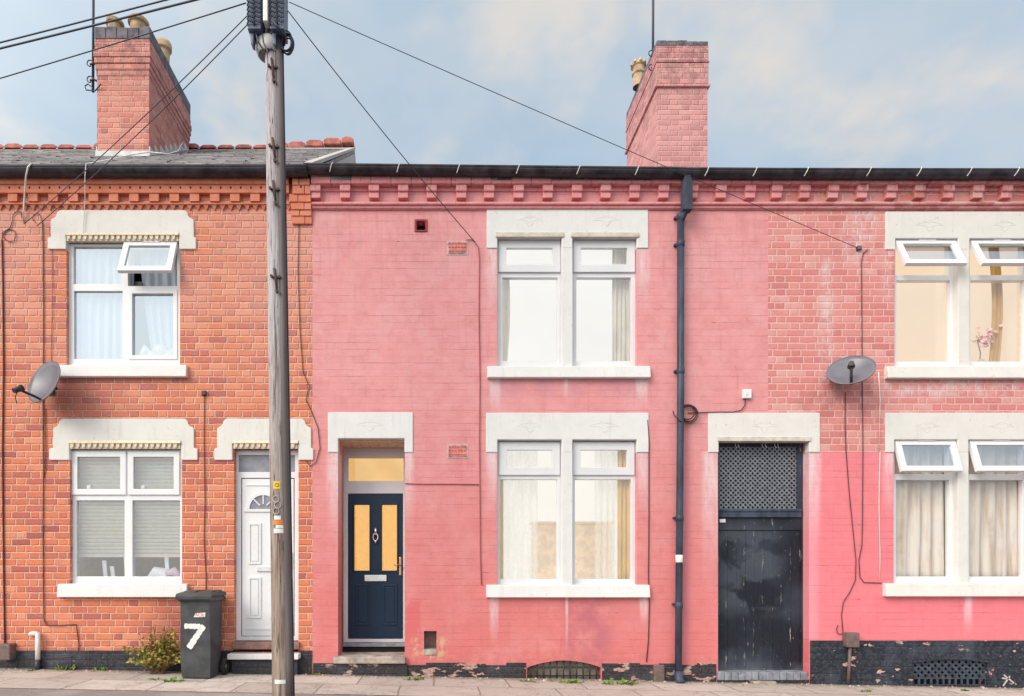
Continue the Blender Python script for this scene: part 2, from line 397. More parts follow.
def door_old():
    t = NT('chipped blue black door paint'); x, y, z, p = t.pos()
    n = t.noise(7, 5, .7, stretch=(4.5, 1, .75)); nb = t.noise(1.9, 4, .55); nf = t.noise(30, 4, .6)
    c = t.mix(t.sm(t.noise(1.4, 3, .5), .40, .66), (.014, .017, .026), (.040, .050, .072))
    sc = t.mul(t.patch(720, 786, 524, 612, 12), t.sm(t.noise(2.3, 3, .5, dist=.6), .40, .50))
    c = t.mix(t.mul(sc, .6), c, (.075, .088, .115))
    c = t.mix(t.mul(t.sm(t.add(z, t.mul(nb, .7)), .50, .22), .75), c, (.11, .12, .15))
    fr = t.M('ABSOLUTE', t.sub(t.M('FRACT', t.M('DIVIDE', t.sub(x, W(718, .12)), .1167)), .5))
    nearj = t.sm(fr, .36, .5)
    chips = t.mul(t.sm(n, .575, .60), t.add(t.mul(nearj, .95), .05))
    chips = t.mul(chips, t.sm(t.noise(2.1, 2, .5), .38, .50))
    chips = t.M('MAXIMUM', chips, t.mul(t.sm(t.noise(22, 4, .65, stretch=(1.8, 1, .6)), .69, .705), .8))
    c = t.mix(chips, c, t.mix(t.sm(nf, .4, .65), (.40, .36, .30), (.20, .17, .14)))
    return t.bsdf(c, .55, 0, t.bump(t.add(t.mul(nf, .5), t.add(n, t.mul(chips, -.6))), .5, .006), .22)
M['olddoor'] = door_old()
M['navy'] = simple('navy door skin', (.016, .036, .072), .36, var=.08, scale=2, spec=.22)
M['steel'] = simple('grey steel mesh', (.20, .215, .25), .5, metal=.3, var=.3, scale=30)
M['lattice'] = simple('blue black iron lattice', (.055, .07, .095), .5, metal=.2, var=.4, scale=20)
M['void'] = simple('dark void', (.008, .008, .01), .9)
M['chrome'] = simple('brushed chrome', (.75, .74, .74), .25, metal=.9)
M['copper'] = simple('warm brass handle', (.62, .36, .25), .3, metal=.8)
M['brown'] = simple('brown meter box', (.15, .10, .095), .6, var=.3, scale=15)
M['terracotta'] = simple('terracotta vent', (.62, .20, .175), .8, var=.3, scale=20)
M['vent_red'] = simple('dark red vent', (.33, .05, .06), .7)
M['soffit'] = simple('tan soffit boards', (.60, .44, .30), .7, var=.2, scale=14)
M['cellar'] = simple('pale cellar board', (.42, .37, .29), .8, var=.4, scale=9)
M['step'] = simple('worn step stone', (.36, .31, .27), .9, var=.4, scale=9, bump=.5)
M['step_brick'] = simple('brown step brick', (.26, .15, .13), .9, var=.35, scale=10, bump=.4)
M['bluebrick'] = simple('blue grey sill brick', (.22, .23, .27), .75, var=.35, scale=10, bump=.4)
M['dish'] = simple('grey dish paint', (.15, .15, .18), .36, var=.15, scale=4)
M['bin'] = simple('charcoal bin plastic', (.068, .072, .078), .5, var=.25, scale=7, bump=.08, spec=.22)
M['rubber'] = simple('tyre rubber', (.02, .02, .02), .8)
M['paintwhite'] = simple('white number paint', (.78, .78, .76), .7, var=.12, scale=30)
M['red'] = simple('red sticker', (.70, .06, .06), .5)
M['yellow'] = simple('yellow sticker', (.80, .52, .03), .5)
M['orange'] = simple('orange sticker', (.80, .24, .03), .5)
M['rust'] = simple('rusty iron', (.08, .040, .035), .8, var=.4, scale=40)
def wood():
    t = NT('weathered pole timber'); n = t.noise(26, 5, .7, stretch=(1.6, 1.6, .07)); n2 = t.noise(3, 4, .6, stretch=(1, 1, .3))
    x, y, z, p = t.pos(); ng = t.noise(60, 4, .7, stretch=(1, 1, .05))
    c = t.ramp(n, [(.25, (.10, .065, .055)), (.42, (.30, .22, .18)), (.6, (.42, .34, .29)), (.8, (.54, .46, .41))])
    c = t.mix(t.mul(t.sm(n2, .5, .75), .4), c, (.20, .11, .085))
    c = t.mix(t.sm(z, 1.0, 4.0), c, t.mix(t.sm(n, .3, .65), (.38, .34, .36), (.58, .55, .57)))
    c = t.mix(t.mul(t.sm(ng, .56, .64), .85), c, (.06, .042, .038)); c = t.mix(t.mul(t.sm(t.noise(16, 4, .7, stretch=(1, 1, .025)), .57, .62), .8), c, (.10, .075, .07))
    return t.bsdf(c, .9, 0, t.bump(t.add(n, t.mul(ng, .6)), 1.0, .018), .2)
M['wood'] = wood()
M['guard'] = simple('brown cable guard', (.14, .115, .115), .7, var=.35, scale=8, stretch=(1, 1, .1))
M['guardlite'] = simple('grey cable guard edge', (.50, .48, .48), .6, var=.25, scale=8, stretch=(1, 1, .1))
M['boxblue'] = simple('slate blue cable block', (.10, .13, .21), .45, var=.5, scale=16)
M['leaf'] = None
def leafm(name, a, b, c3):
    t = NT(name); g = t.n('ShaderNodeNewGeometry'); c = t.ramp(g.outputs['Random Per Island'], [(0, a), (.5, b), (1, c3)])
    m = t.bsdf(c, .6, 0, None, .3); return m
M['leaf'] = leafm('yellow green leaves', (.10, .14, .03), (.32, .29, .06), (.52, .34, .09))
M['leaf_red'] = leafm('rusty seed heads', (.30, .10, .05), (.42, .20, .09), (.34, .24, .08))
M['weed'] = leafm('fresh green weeds', (.06, .16, .02), (.14, .26, .03), (.25, .30, .06))
M['stem'] = simple('brown stems', (.16, .09, .05), .8)

def glass(name, base=.06, tint=(1, 1, 1), gcol=(1, 1, 1)):
    t = NT(name); f = t.n('ShaderNodeFresnel'); f.inputs[0].default_value = 1.5
    tr = t.n('ShaderNodeBsdfTransparent'); tr.inputs[0].default_value = (*tint, 1)
    gl = t.n('ShaderNodeBsdfGlossy'); gl.inputs['Roughness'].default_value = .01; gl.inputs[0].default_value = (*gcol, 1)
    nz = t.noise(1.6, 2, .4); t.t.links.new(t.bump(nz, .06, .02), gl.inputs['Normal'])
    mx = t.n('ShaderNodeMixShader'); bf = t.n('ShaderNodeNewGeometry'); t.t.links.new(t.mul(t.add(t.mul(f.outputs[0], 1.3), base), t.sub(1.0, bf.outputs['Backfacing'])), mx.inputs[0])
    t.t.links.new(tr.outputs[0], mx.inputs[1]); t.t.links.new(gl.outputs[0], mx.inputs[2]); t.t.links.new(mx.outputs[0], t.out.inputs[0])
    return t.m
M['glass'] = glass('window glass', .10)
M['glass_sky'] = glass('sky reflecting glass', .40, gcol=(.76, .85, .93))
M['glass_door'] = glass('textured door glass', .0)
M['frost'] = simple('frosted grey fanlight', (.22, .23, .27), .25, var=.3, scale=5)
EXPO = 0.98
def lit(name, col, s, var=.12, scale=1.2):
    t = NT(name); n = t.noise(scale, 3, .5)
    c = t.mix(t.sm(n, .3, .7), col, tuple(v*(1-var) for v in col))
    return t.bsdf(tuple(v*.12 for v in col), .9, 0, None, .1, c, s)
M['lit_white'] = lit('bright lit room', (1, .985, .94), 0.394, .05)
M['sky_glow'] = lit('glow for reflected sky', (1, .96, .87), 0.432, .06)  # emission standing in for pale sky reflected in the lower middle panes
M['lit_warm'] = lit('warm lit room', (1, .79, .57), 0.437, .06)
M['lit_amber'] = lit('amber lit hall', (1, .52, .125), .46, .14, 45)
M['lit_amber2'] = lit('pale amber lit hall', (1, .60, .21), .46, .20, 2.2)
M['room'] = simple('dim room walls', (.22, .215, .22), .9)
def cloth(name, col, trans=.35, var=.2):
    t = NT(name); n = t.noise(9, 4, .6, stretch=(1, 1, .25)); c = t.mix(t.sm(n, .3, .7), col, tuple(v*(1-var) for v in col))
    d = t.n('ShaderNodeBsdfDiffuse'); tl = t.n('ShaderNodeBsdfTranslucent'); t.set(d.inputs[0], c); t.set(tl.inputs[0], c)
    mx = t.n('ShaderNodeMixShader'); mx.inputs[0].default_value = trans
    t.t.links.new(d.outputs[0], mx.inputs[1]); t.t.links.new(tl.outputs[0], mx.inputs[2]); t.t.links.new(mx.outputs[0], t.out.inputs[0]); return t.m
def netm(name, col, opac):
    t = NT(name); d = t.n('ShaderNodeBsdfDiffuse'); d.inputs[0].default_value = (*col, 1); tl = t.n('ShaderNodeBsdfTranslucent'); tl.inputs[0].default_value = (*col, 1)
    a = t.n('ShaderNodeMixShader'); a.inputs[0].default_value = .5; t.t.links.new(d.outputs[0], a.inputs[1]); t.t.links.new(tl.outputs[0], a.inputs[2])
    tr = t.n('ShaderNodeBsdfTransparent'); mx = t.n('ShaderNodeMixShader')
    t.set(mx.inputs[0], t.lin(t.noise(14, 3, .6, stretch=(1, 1, .2)), .3, .7, opac - .12, opac + .12))
    t.t.links.new(tr.outputs[0], mx.inputs[1]); t.t.links.new(a.outputs[0], mx.inputs[2]); t.t.links.new(mx.outputs[0], t.out.inputs[0]); return t.m
M['net'] = cloth('net curtain tinted as sky reflection', (.60, .68, .76), .3, .12)  # blue of the sky reflected in the panes is put into the cloth
M['net_sheer'] = netm('sheer lace curtain', (.86, .85, .82), .30)
M['curtain_cream'] = cloth('cream curtain', (.78, .74, .66), .4)
M['curtain_gold'] = cloth('gold curtain', (.80, .58, .24), .4)
M['curtain_beige'] = cloth('beige lace curtain', (.74, .65, .54), .25, .3)
def lacy():
    t = NT('brown streaked lace curtain'); x, y, z, p = t.pos(); n = t.noise(7, 5, .6, stretch=(1.6, 1, .12)); n2 = t.noise(3, 4, .6)
    c = t.mix(t.sm(n, .38, .66), (.74, .68, .60), (.50, .36, .25)); c = t.mix(t.mul(t.sm(z, 1.9, 2.35), .35), c, (.42, .33, .25)); c = t.mix(t.mul(t.sm(n2, .45, .7), .5), c, (.72, .72, .70))
    return t.bsdf(c, .9, 0, None, .1)
M['curtain_lace'] = lacy()
M['blind'] = simple('pale blind slats', (.62, .65, .62), .5, var=.06)
M['tan'] = simple('tan building reflection', (.88, .72, .50), .7)  # colour of the block added as a building reflection
M['flower'] = leafm('pink petals', (.75, .35, .35), (.80, .48, .46), (.8, .6, .55))
M['bedding'] = cloth('pale bedding', (.70, .74, .80), .2, .2)
M['magenta'] = simple('magenta cloth', (.42, .30, .38), .8)

# ------------------------------------------------------------------ ground
def pavement_mat():
    t = NT('worn paving slabs'); x, y, z, p = t.pos()
    o = t.n('ShaderNodeTexBrick'); jn = t.noise(5, 3, .5)
    t.t.links.new(t.vec(t.add(x, t.mul(jn, .03)), t.add(t.add(y, 1.30), t.mul(jn, .02))), o.inputs['Vector']); o.inputs['Scale'].default_value = 1
    o.inputs['Brick Width'].default_value = .88; o.inputs['Row Height'].default_value = .62; o.inputs['Mortar Size'].default_value = .010; o.offset = .43
    o.inputs['Color1'].default_value = (.46, .40, .365, 1); o.inputs['Color2'].default_value = (.60, .535, .49, 1); o.inputs['Mortar'].default_value = (.26, .215, .19, 1)
    n = t.noise(4, 6, .7); n2 = t.noise(70, 4, .65)
    c = t.mix(t.mul(t.sm(n, .5, .75), .6), o.outputs['Color'], (.36, .28, .25))
    c = t.mix(t.mul(t.sm(t.noise(9, 5, .7), .56, .72), .6), c, (.56, .51, .46))
    c = t.mix(t.mul(t.sm(n2, .5, .75), .25), c, (.16, .14, .13))
    # moss, rubble and dirt against the foot of the walls
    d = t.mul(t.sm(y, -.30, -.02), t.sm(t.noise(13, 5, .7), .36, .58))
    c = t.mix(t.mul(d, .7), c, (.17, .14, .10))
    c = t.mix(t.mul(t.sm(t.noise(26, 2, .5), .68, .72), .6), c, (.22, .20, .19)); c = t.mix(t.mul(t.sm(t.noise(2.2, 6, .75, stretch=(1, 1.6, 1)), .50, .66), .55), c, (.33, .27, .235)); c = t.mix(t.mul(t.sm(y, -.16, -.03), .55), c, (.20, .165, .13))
    crack = t.sm(t.M('ABSOLUTE', t.sub(t.noise(1.3, 5, .6), .5)), .0, .006, 1, 0)
    c = t.mix(t.mul(crack, .7), c, (.12, .10, .09))
    return t.bsdf(c, .85, 0, t.bump(t.add(t.mul(n2, .5), t.add(n, t.mul(o.outputs['Fac'], -1.5))), .6, .012), .35)
M['pave'] = pavement_mat()
def tarmac(name, a, b):
    t = NT(name); n = t.noise(140, 3, .7); n2 = t.noise(1.6, 5, .65); v = t.n('ShaderNodeTexVoronoi'); v.inputs['Scale'].default_value = 90
    t.t.links.new(t.pos()[3], v.inputs['Vector'])
    c = t.mix(t.sm(n, .35, .7), a, b); c = t.mix(t.mul(t.sm(n2, .45, .7), .4), c, tuple(q*1.5 for q in b))
    c = t.mix(t.mul(t.sm(t.noise(55, 2, .6), .66, .72), .6), c, (.42, .38, .36))
    return t.bsdf(c, .85, 0, t.bump(t.add(n, v.outputs['Distance']), .6, .012), .35)
M['tarmac'] = tarmac('grey footway tarmac', (.21, .19, .185), (.36, .335, .325))
M['road'] = tarmac('road tarmac', (.045, .045, .047), (.075, .073, .073))
M['kerbstone'] = simple('granite kerb', (.36, .33, .31), .8, var=.3, scale=22, bump=.3)
XS = [-200, -14, -10, -7, -5, -4, -3, -2, -1, 0, 1, 2, 3, 4, 5, 6, 8, 10, 14, 200]
def sheet(name, y0, y1, dz0, dz1, mat, label, n=1):
    b = MB(); rows = []
    for j in range(n + 1):
        f = j / n; rows.append([b.bm.verts.new((x, y0 + (y1-y0)*f, ground(x) + dz0 + (dz1-dz0)*f)) for x in XS])
    for A, B in zip(rows, rows[1:]):
        for i in range(len(XS)-1): b.bm.faces.new((A[i], A[i+1], B[i+1], B[i]))
    o = b.build(name, mat, recalc=False, kind='structure'); o['label'] = label; return o
sheet('pavement', -1.30, .30, 0, .0, M['pave'], 'strip of worn beige paving slabs along the house fronts')
sheet('path', -2.20, -1.30, -.012, -.006, M['tarmac'], 'grey tarmac strip of footway outside the paving slabs')
b = MB(); v0 = [(x, ground(x)) for x in XS]
for (x0, g0), (x1, g1) in zip(v0, v0[1:]):
    b.quad([(x0, -2.35, g0-.012), (x1, -2.35, g1-.012), (x1, -2.20, g1-.012), (x0, -2.20, g0-.012)])
    b.quad([(x0, -2.35, g0-.14), (x1, -2.35, g1-.14), (x1, -2.35, g1-.012), (x0, -2.35, g0-.012)])
b.build('kerb', M['kerbstone'], kind='structure', label='granite kerb between footway and road')
sheet('road', -160, -2.35, -.12, -.12, M['road'], 'tarmac street in front of the terrace', 2)
sheet('ground', .30, 160, -.02, -.02, M['tarmac'], 'ground behind the terrace')

rn = random.Random(77); b = MB()
for k in range(620):                                  # grit and crumbs of mortar gathered at the foot of the walls
    x = rn.uniform(-5.7, 7.8); y = -abs(rn.gauss(0, .10)) - .03; r = rn.choice((.006, .008, .011, .018, .026 if rn.random() < .4 else .01)); g = ground(x)
    vs = [b.bm.verts.new((x + r*rn.uniform(.6, 1.2)*math.cos(a), y + r*rn.uniform(.6, 1.2)*math.sin(a), g - .002)) for a in (0, 1.3, 2.5, 3.7, 5.0)]
    tp_ = b.bm.verts.new((x, y, g + r*rn.uniform(.5, 1.1)))
    for i in range(5): b.bm.faces.new((vs[i], vs[(i+1) % 5], tp_))
b.build('grit', leafm('grit and brick crumbs', (.55, .48, .42), (.40, .24, .20), (.16, .14, .13)), kind='stuff', label='grit and mortar crumbs scattered along the foot of the house fronts', cat='debris')
# ------------------------------------------------------------------ shared builders
def rng(px0, px1, pyt, pyb): return (W(px0), W(px1), H(pyb), H(pyt))      # hole on the facade plane
def rgy(px0, px1, pyt, pyb, y): return (W(px0, y), W(px1, y), H(pyb, y), H(pyt, y))
def wall(house, x0, x1, z0, z1, holes, mat, th=.32, backs=True, back_y=8.4, roofp=None):
    b = MB(); b.grid(x0, x1, z0, z1, holes, 0.0, th)
    if backs:
        b.box(x0 + .001, x0 + .12, th + .001, back_y, z0, z1 - .01); b.box(x1 - .12, x1 - .001, th + .001, back_y, z0, z1 - .01); b.box(x0 + .125, x1 - .125, back_y - .3, back_y - .002, z0, z1 - .01)
    return b.build('wall', mat, house)
def bars(win, name, outer, holes, y0, y1, mat, bev=.006):
    b = MB(); b.grid(*outer, holes, y0, y1); b.bevel(bev, 2); return b.build(name, mat, win)
def panes(win, holes, y, mat, name='glazing'):
    b = MB()
    for h in holes: b.box(h[0]-.004, h[1]+.004, y, y+.006, h[2]-.004, h[3]+.004)
    return b.build(name, mat, win)
def room(win, x0, x1, z0, z1, y0, depth, mat, holes=(), yf=.127):
    b = MB()
    for h in holes:
        q = .006
        for (p0, p1) in (((h[0]+q, h[2]+q), (h[0]+q, h[3]-q)), ((h[1]-q, h[2]+q), (h[1]-q, h[3]-q)), ((h[0]+q, h[2]+q), (h[1]-q, h[2]+q)), ((h[0]+q, h[3]-q), (h[1]-q, h[3]-q))):
            b.quad([(p0[0], yf, p0[1]), (p1[0], yf, p1[1]), (p1[0], y0 + .002, p1[1]), (p0[0], y0 + .002, p0[1])])
    if 1:
        pass
    b = b; y1 = y0 + depth; e = .28; x0 -= e; x1 += e; z0 -= .1; z1 += .25
    b.quad([(x0, y1, z0), (x1, y1, z0), (x1, y1, z1), (x0, y1, z1)])
    b.quad([(x0, y0, z0), (x0, y1, z0), (x0, y1, z1), (x0, y0, z1)]); b.quad([(x1, y0, z0), (x1, y1, z0), (x1, y1, z1), (x1, y0, z1)])
    b.quad([(x0, y0, z0), (x1, y0, z0), (x1, y1, z0), (x0, y1, z0)]); b.quad([(x0, y0, z1), (x1, y0, z1), (x1, y1, z1), (x0, y1, z1)])
    return b.build('room_lining', mat, win)
def drape(win, x0, x1, z0, z1, y, folds, amp, mat, name='curtain', seed=0, taper=0.0, flare=None):
    rn = random.Random(seed + 5); b = MB(); nx = max(8, folds*8); nz = 10
    ph = [rn.uniform(-.6, .6) for _ in range(nx+1)]; sm = [sum(ph[max(0, i-4):i+5]) / len(ph[max(0, i-4):i+5]) for i in range(nx+1)]
    rows = []
    for j in range(nz+1):
        g = j / nz; r = []
        for i in range(nx+1):
            f = i / nx; x = x0 + (x1-x0)*f
            if flare: x += flare(f, g)
            a = amp * (1 - taper*g)
            r.append(b.bm.verts.new((x, y + a*math.sin(2*math.pi*folds*f + 3*sm[i] + .6*math.sin(3*g + 5*f)), z0 + (z1-z0)*g)))
        rows.append(r)
    for A, B in zip(rows, rows[1:]):
        for i in range(nx):
            f = b.bm.faces.new((A[i], A[i+1], B[i+1], B[i])); f.smooth = True
    o = b.build(name, mat, win, recalc=False)
    md = o.modifiers.new('thick', 'SOLIDIFY'); md.thickness = .004
    return o
def relief(b, cx, z, w=.26, y=-.0120):
    w *= random.uniform(.85, 1.1); cx += random.uniform(-.02, .02)
    """the worn carved spray on each lintel"""
    for s in (-1, 1):
        b.tube([(cx + s*w*f, y, z + .035*math.sin(f*3.1) - .01) for f in (.06, .2, .35, .5, .65)], .005, 5)
        b.tube([(cx + s*w*f, y, z + .050 + .012*math.sin(f*9)) for f in (.02, .15, .3, .42, .52)], .005, 5)
        b.tube([(cx + s*.045, y, z - .012), (cx, y, z - .055)], .006, 5)
    b.tube([(cx - .05, y, z + .075), (cx + .05, y, z + .075)], .004, 5)
def lintel(win, outer, opens, mat, proud=.014, back=.09, reliefs=(), rz=None, band=None):
    b = MB(); b.grid(*outer, [(o[0], o[1], o[2], o[3]) for o in opens], -proud, back); b.bevel(.010, 3)
    for cx in reliefs: relief(b, cx, rz)
    return b.build('lintel', mat, win)
def sillb(win, px0, px1, pt, pb, mat, proud=.075, back=.10):
    b = MB(); z1, z0 = H(pt), H(pb)
    b.prof([(-proud, z0), (back, z0), (back, z1 + .012), (-proud + .02, z1)], W(px0), W(px1)); b.bevel(.010, 2)
    return b.build('sill', mat, win)
def open_sash(win, x0, x1, ztop, h, yh, ang, fw, mat, gmat):
    """top-hung vent swung out about its head"""
    Mx = Matrix.Translation((0, yh, ztop)) @ Matrix.Rotation(-ang, 4, 'X') @ Matrix.Translation((0, -yh, -ztop))
    hole = (x0+fw, x1-fw, ztop-h+fw, ztop-fw)
    b = MB(); b.grid(x0, x1, ztop-h, ztop, [hole], yh-.05, yh); b.bevel(.006, 2); b.xform(Mx); b.build('sash', mat, win)
    b = MB(); b.box(hole[0]-.004, hole[1]+.004, yh-.03, yh-.024, hole[2]-.004, hole[3]+.004); b.xform(Mx); b.build('sash_glazing', gmat, win)
    b = MB(); b.box((x0+x1)/2-.09, (x0+x1)/2+.12, yh-.062, yh-.03, ztop-.005, ztop+.022); b.build('trickle_vent', mat, win)
def closed_sash(win, hole, fw, y0, y1, mat, gmat, bev=.006):
    x0, x1, z0, z1 = hole; g = (x0+fw, x1-fw, z0+fw, z1-fw)
    b = MB(); b.grid(x0, x1, z0, z1, [g], y0, y1); b.bevel(bev, 2); b.build('sash', mat, win)
    b = MB(); b.box(g[0]-.004, g[1]+.004, y0+.025, y0+.031, g[2]-.004, g[3]+.004); b.build('sash_glazing', gmat, win)
def cable(house, pts, r=.006, mat='cable', y=-.012, name='cable', sub=True):
    q = [P(a[0], a[1], y) if len(a) == 2 else P(*a) for a in pts]
    b = MB(); b.tube(q, r*.8, 6); return b.build(name, M[mat], house)
def roof(house, x0, x1, ze, pitch, ridge_y=4.2, over=.10, mat='slate', th=.06):
    b = MB(); zr = ze + pitch*ridge_y; yb = 2*ridge_y
    b.prof([(-over, ze - pitch*over), (ridge_y, zr), (yb + over, ze - pitch*over), (yb + over, ze - pitch*over - th), (ridge_y, zr - th), (-over, ze - pitch*over - th)], x0, x1)
    return b.build('roof', M[mat], house), zr
def gable(house, x, th, ze, pitch, ridge_y=4.2):
    b = MB(); b.prof([(0.02, ze - .35), (2*ridge_y - .02, ze - .35), (2*ridge_y - .02, ze - .03), (ridge_y, ze + pitch*ridge_y - .07), (.02, ze - .05)], x - th, x)
    return b.build('gable', M['mortar'], house)
def gutter(house, x0, x1, z0, z1, y=-.13, r=.075, name='gutter'):
    b = MB(); n = 9; poly = []
    for k in range(n+1):
        a = math.pi + math.pi*k/n; poly.append((y + r*math.cos(a), r*math.sin(a)))
    inner = [(y + (r-.008)*math.cos(math.pi + math.pi*k/n), (r-.008)*math.sin(math.pi + math.pi*k/n)) for k in range(n, -1, -1)]
    lipo = [(y + r + .0, .012), (y + r - .008, .012)]
    poly = [(y - r - .006, .014), (y - r - .006, -.004)] + poly + lipo + inner + [(y - r + .008, .014)]
    poly = [(p[0], p[1] + z0) for p in poly]
    b.prof(poly, x0, x1, dz=z1 - z0)
    return b.build(name, M['gutter'], house)
def pot(chim, c, h, r, crown=False):
    b = MB(); pr = [(r*1.05, 0), (r*.92, .05), (r*.80, h*.55), (r*.86, h*.8), (r*1.12, h*.84), (r*1.15, h*.95), (r*1.02, h), (r*.8, h), (r*.7, h*.5)]
    if crown: pr = [(r*.95, 0), (r*.9, h*.45), (r*1.1, h*.5), (r*1.1, h*.58), (r*.95, h*.62), (r*1.0, h*.75), (r*1.25, h*.8), (r*1.2, h*.86), (r*1.05, h*.86), (r*.8, h*.4)]
    for q in zip(pr, pr[1:]): b.lathe(c, q, 20)
    if crown:
        for k in range(8):
            a = 2*math.pi*k/8; x, y = c[0] + r*1.1*math.cos(a), c[1] + r*1.1*math.sin(a)
            b.lathe((x, y, c[2] + h*.84), [(r*.30, 0), (r*.26, h*.08), (0.004, h*.17)], 6)
    return b.build('chimney_pot', M['pot'], chim)

# ================================================================== LEFT HOUSE
XL0, XL1 = W(-430), W(312.5)
hl = empty('terraced_house', (W(150), 0, ground(W(150))), label='orange brick terraced house with white front door at the left end of the row', cat='house', group='terraced houses in the row')
lw1 = rng(66.5, 180, 240, 366); lw2 = rng(70, 182, 446, 584); ld = rng(234, 298.5, 446, 652)
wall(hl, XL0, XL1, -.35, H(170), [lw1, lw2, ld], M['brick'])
# plinth
def plinth(house, spans, top, mat, proud=.012, wob=0.0):
    for (a, c) in spans:
        b = MB(); n = max(1, int((c-a)/.22))
        for i in range(n):
            xa, xb = a + (c-a)*i/n, a + (c-a)*(i+1)/n
            zt = top + random.uniform(-wob, wob)
            b.box(xa, xb - (.003 if i < n-1 else 0), -proud - random.uniform(0, .004), .05, min(ground(xa), ground(xb)) - .1, zt)
        b.build('plinth', mat, house)
plinth(hl, [(XL0, W(234)), (W(298.5), W(312))], H(650.5), M['plinth_left'], .010, .001)
# cornice
b = MB()
def course(p0, p1, proud, x0=XL0, x1=W(290), y1=.05): b.box(x0, x1, -proud, y1, H(p1, -proud), H(p0, -proud))
course(172, 183.6, .090); course(184.2, 192.6, .070, y1=.04); course(202.6, 203.9, .045)
x = W(11); x0 = XL0
k = 0
while True:                                          # dentil blocks, dog-tooth points and dark nail holes
    px = 15.5 + 20.06*(k - 22); k += 1
    if px > 283: break
    b.box(W(px-4.6), W(px+4.6), -.058, .03, H(201, -.06), H(192.0, -.06)) if px < 283 else None
k = 0
while True:
    px = -430 + 8.22*k; k += 1
    if px > 286: break
    xa, xb = W(px), W(px+7.4); zt = H(203.6, -.03); zb = H(209.6, -.03); xm = (xa+xb)/2
    b.bm.faces.new([b.bm.verts.new(q) for q in ((xa, -.040, zt), (xm, -.012, zb), (xb, -.040, zt))])
    b.bm.faces.new([b.bm.verts.new(q) for q in ((xa, -.040, zt), (xa + .01, .01, zt), (xm, .01, zb), (xm, -.012, zb))])
    b.bm.faces.new([b.bm.verts.new(q) for q in ((xb, -.040, zt), (xm, -.012, zb), (xm, .01, zb), (xb - .01, .01, zt))])
def ctile():
    t = NT('orange cornice brick'); x, y, z, p = t.pos(); n = t.noise(30, 4, .6)
    c = t.mix(t.sm(t.noise(7, 3, .6), .35, .65), (.68, .25, .16), (.62, .19, .11)); c = t.mix(t.mul(t.sm(n, .5, .75), .4), c, (.62, .36, .28))
    v = t.M('ABSOLUTE', t.sub(t.M('FRACT', t.M('DIVIDE', t.sub(x, W(0)), .119)), .5))
    hd = t.mul(t.sm(v, .47, .49), t.mul(t.M('GREATER_THAN', z, H(183.6)), 1.0)); c = t.mix(hd, c, (.66, .48, .40))
    v2 = t.M('ABSOLUTE', t.sub(t.M('FRACT', t.M('DIVIDE', t.sub(x, W(3)), 9.98/80)), .5)); hz = t.M('ABSOLUTE', t.sub(z, H(187.6, -.07)))
    c = t.mix(t.mul(t.mul(t.sm(v2, .40, .43), t.sm(hz, .012, .017, 1, 0)), t.M('LESS_THAN', y, -.065)), c, (.03, .015, .012))
    return t.bsdf(c, .85, 0, t.bump(n, .5, .006), .3)
M['ctile'] = ctile()
b.build('cornice', M['ctile'], hl)
# corbelled party pier at the right end
b = MB()
for i, (pa, pb, pl, pr) in enumerate([(178, 184.6, 294, 311), (185, 193.6, 294, 311.6), (194, 201.6, 290.5, 311.8), (202, 209.2, 292, 312), (209.6, 215.6, 292.5, 312), (216, 223.6, 292.5, 312.2)]):
    m = W((pl+pr)/2 + (3 if i % 2 else -2)); q = .10 - .014*i
    b.box(W(pl), m - .003, -q, .04, H(pb, -q), H(pa, -q)); b.box(m + .003, W(pr), -q + .002, .04, H(pb, -q), H(pa, -q))
b.bevel(.004, 1); b.build('corbel_pier', M['ctile'], hl)
ZE = H(166, -.1); PIT = .72
rl, zr = roof(hl, XL0, XL1, ZE + .03, PIT)
gable(hl, XL1, .10, ZE + .03, PIT)
def slates(rf, x0, x1, ze, pitch, ridge_y, row=.21, wid=.27):
    rn = random.Random(31); b = MB(); y = -.13; k = 0; L = math.hypot(1, pitch); dy = row/L
    while y < ridge_y - .1:
        x = x0 - rn.random()*wid
        while x < x1:
            xa, xb = max(x, x0) + .002, min(x + wid, x1) - .002
            if xb - xa > .03:
                ya = y + rn.uniform(-.008, .008); lift = .020 + rn.uniform(0, .012); tw = rn.uniform(-.006, .006); y2 = ya + dy*1.15
                za, zb = ze + pitch*ya, ze + pitch*y2
                b.quad([(xa, ya, za + lift), (xb, ya, za + lift + tw), (xb, y2, zb + .012), (xa, y2, zb + .012)])
                b.quad([(xa, ya, za - .004), (xb, ya, za - .004), (xb, ya, za + lift + tw), (xa, ya, za + lift)])
            x += wid
        y += dy; k += 1
    return b.build('slates', M['slates'], rf, recalc=False)
slates(rl, XL0, XL1 - .08, ZE + .03, PIT, 4.2)
b = MB()                                             # pale cement verge along the party wall
b.prof([(-.06, ZE + .02), (4.2, zr + .005), (4.2, zr + .05), (-.06, ZE + .075)], XL1 - .09, XL1 + .012); b.build('verge', M['mortar'], rl)
b = MB(); xx = XL0; i = 0
while xx < XL1 - .1:
    L = .335; x1 = min(xx + L, XL1); up = max(0, (xx - (XL1 - 1.9))) * .09 + (.025 if i % 5 == 3 else 0) - .045 + random.uniform(-.008, .008)
    z = zr + up
    b.prism([(xx, z - .05), (x1 - .010, z - .05), (x1 - .012, z + .040), (x1 - .080, z + .078), (xx + .065, z + .078), (xx, z + .040)], 4.08, 4.32); xx += L; i += 1
b.bevel(.012, 1); b.build('ridge_tile', M['ridge'], rl)
b = MB(); b.box(XL0, XL1 - .1, 4.08, 4.33, zr - .06, zr - .035); b.build('ridge_bedding', M['mortar'], rl)
gutter(hl, XL0, W(310), H(166, -.22), H(166, -.22), -.145, .082)
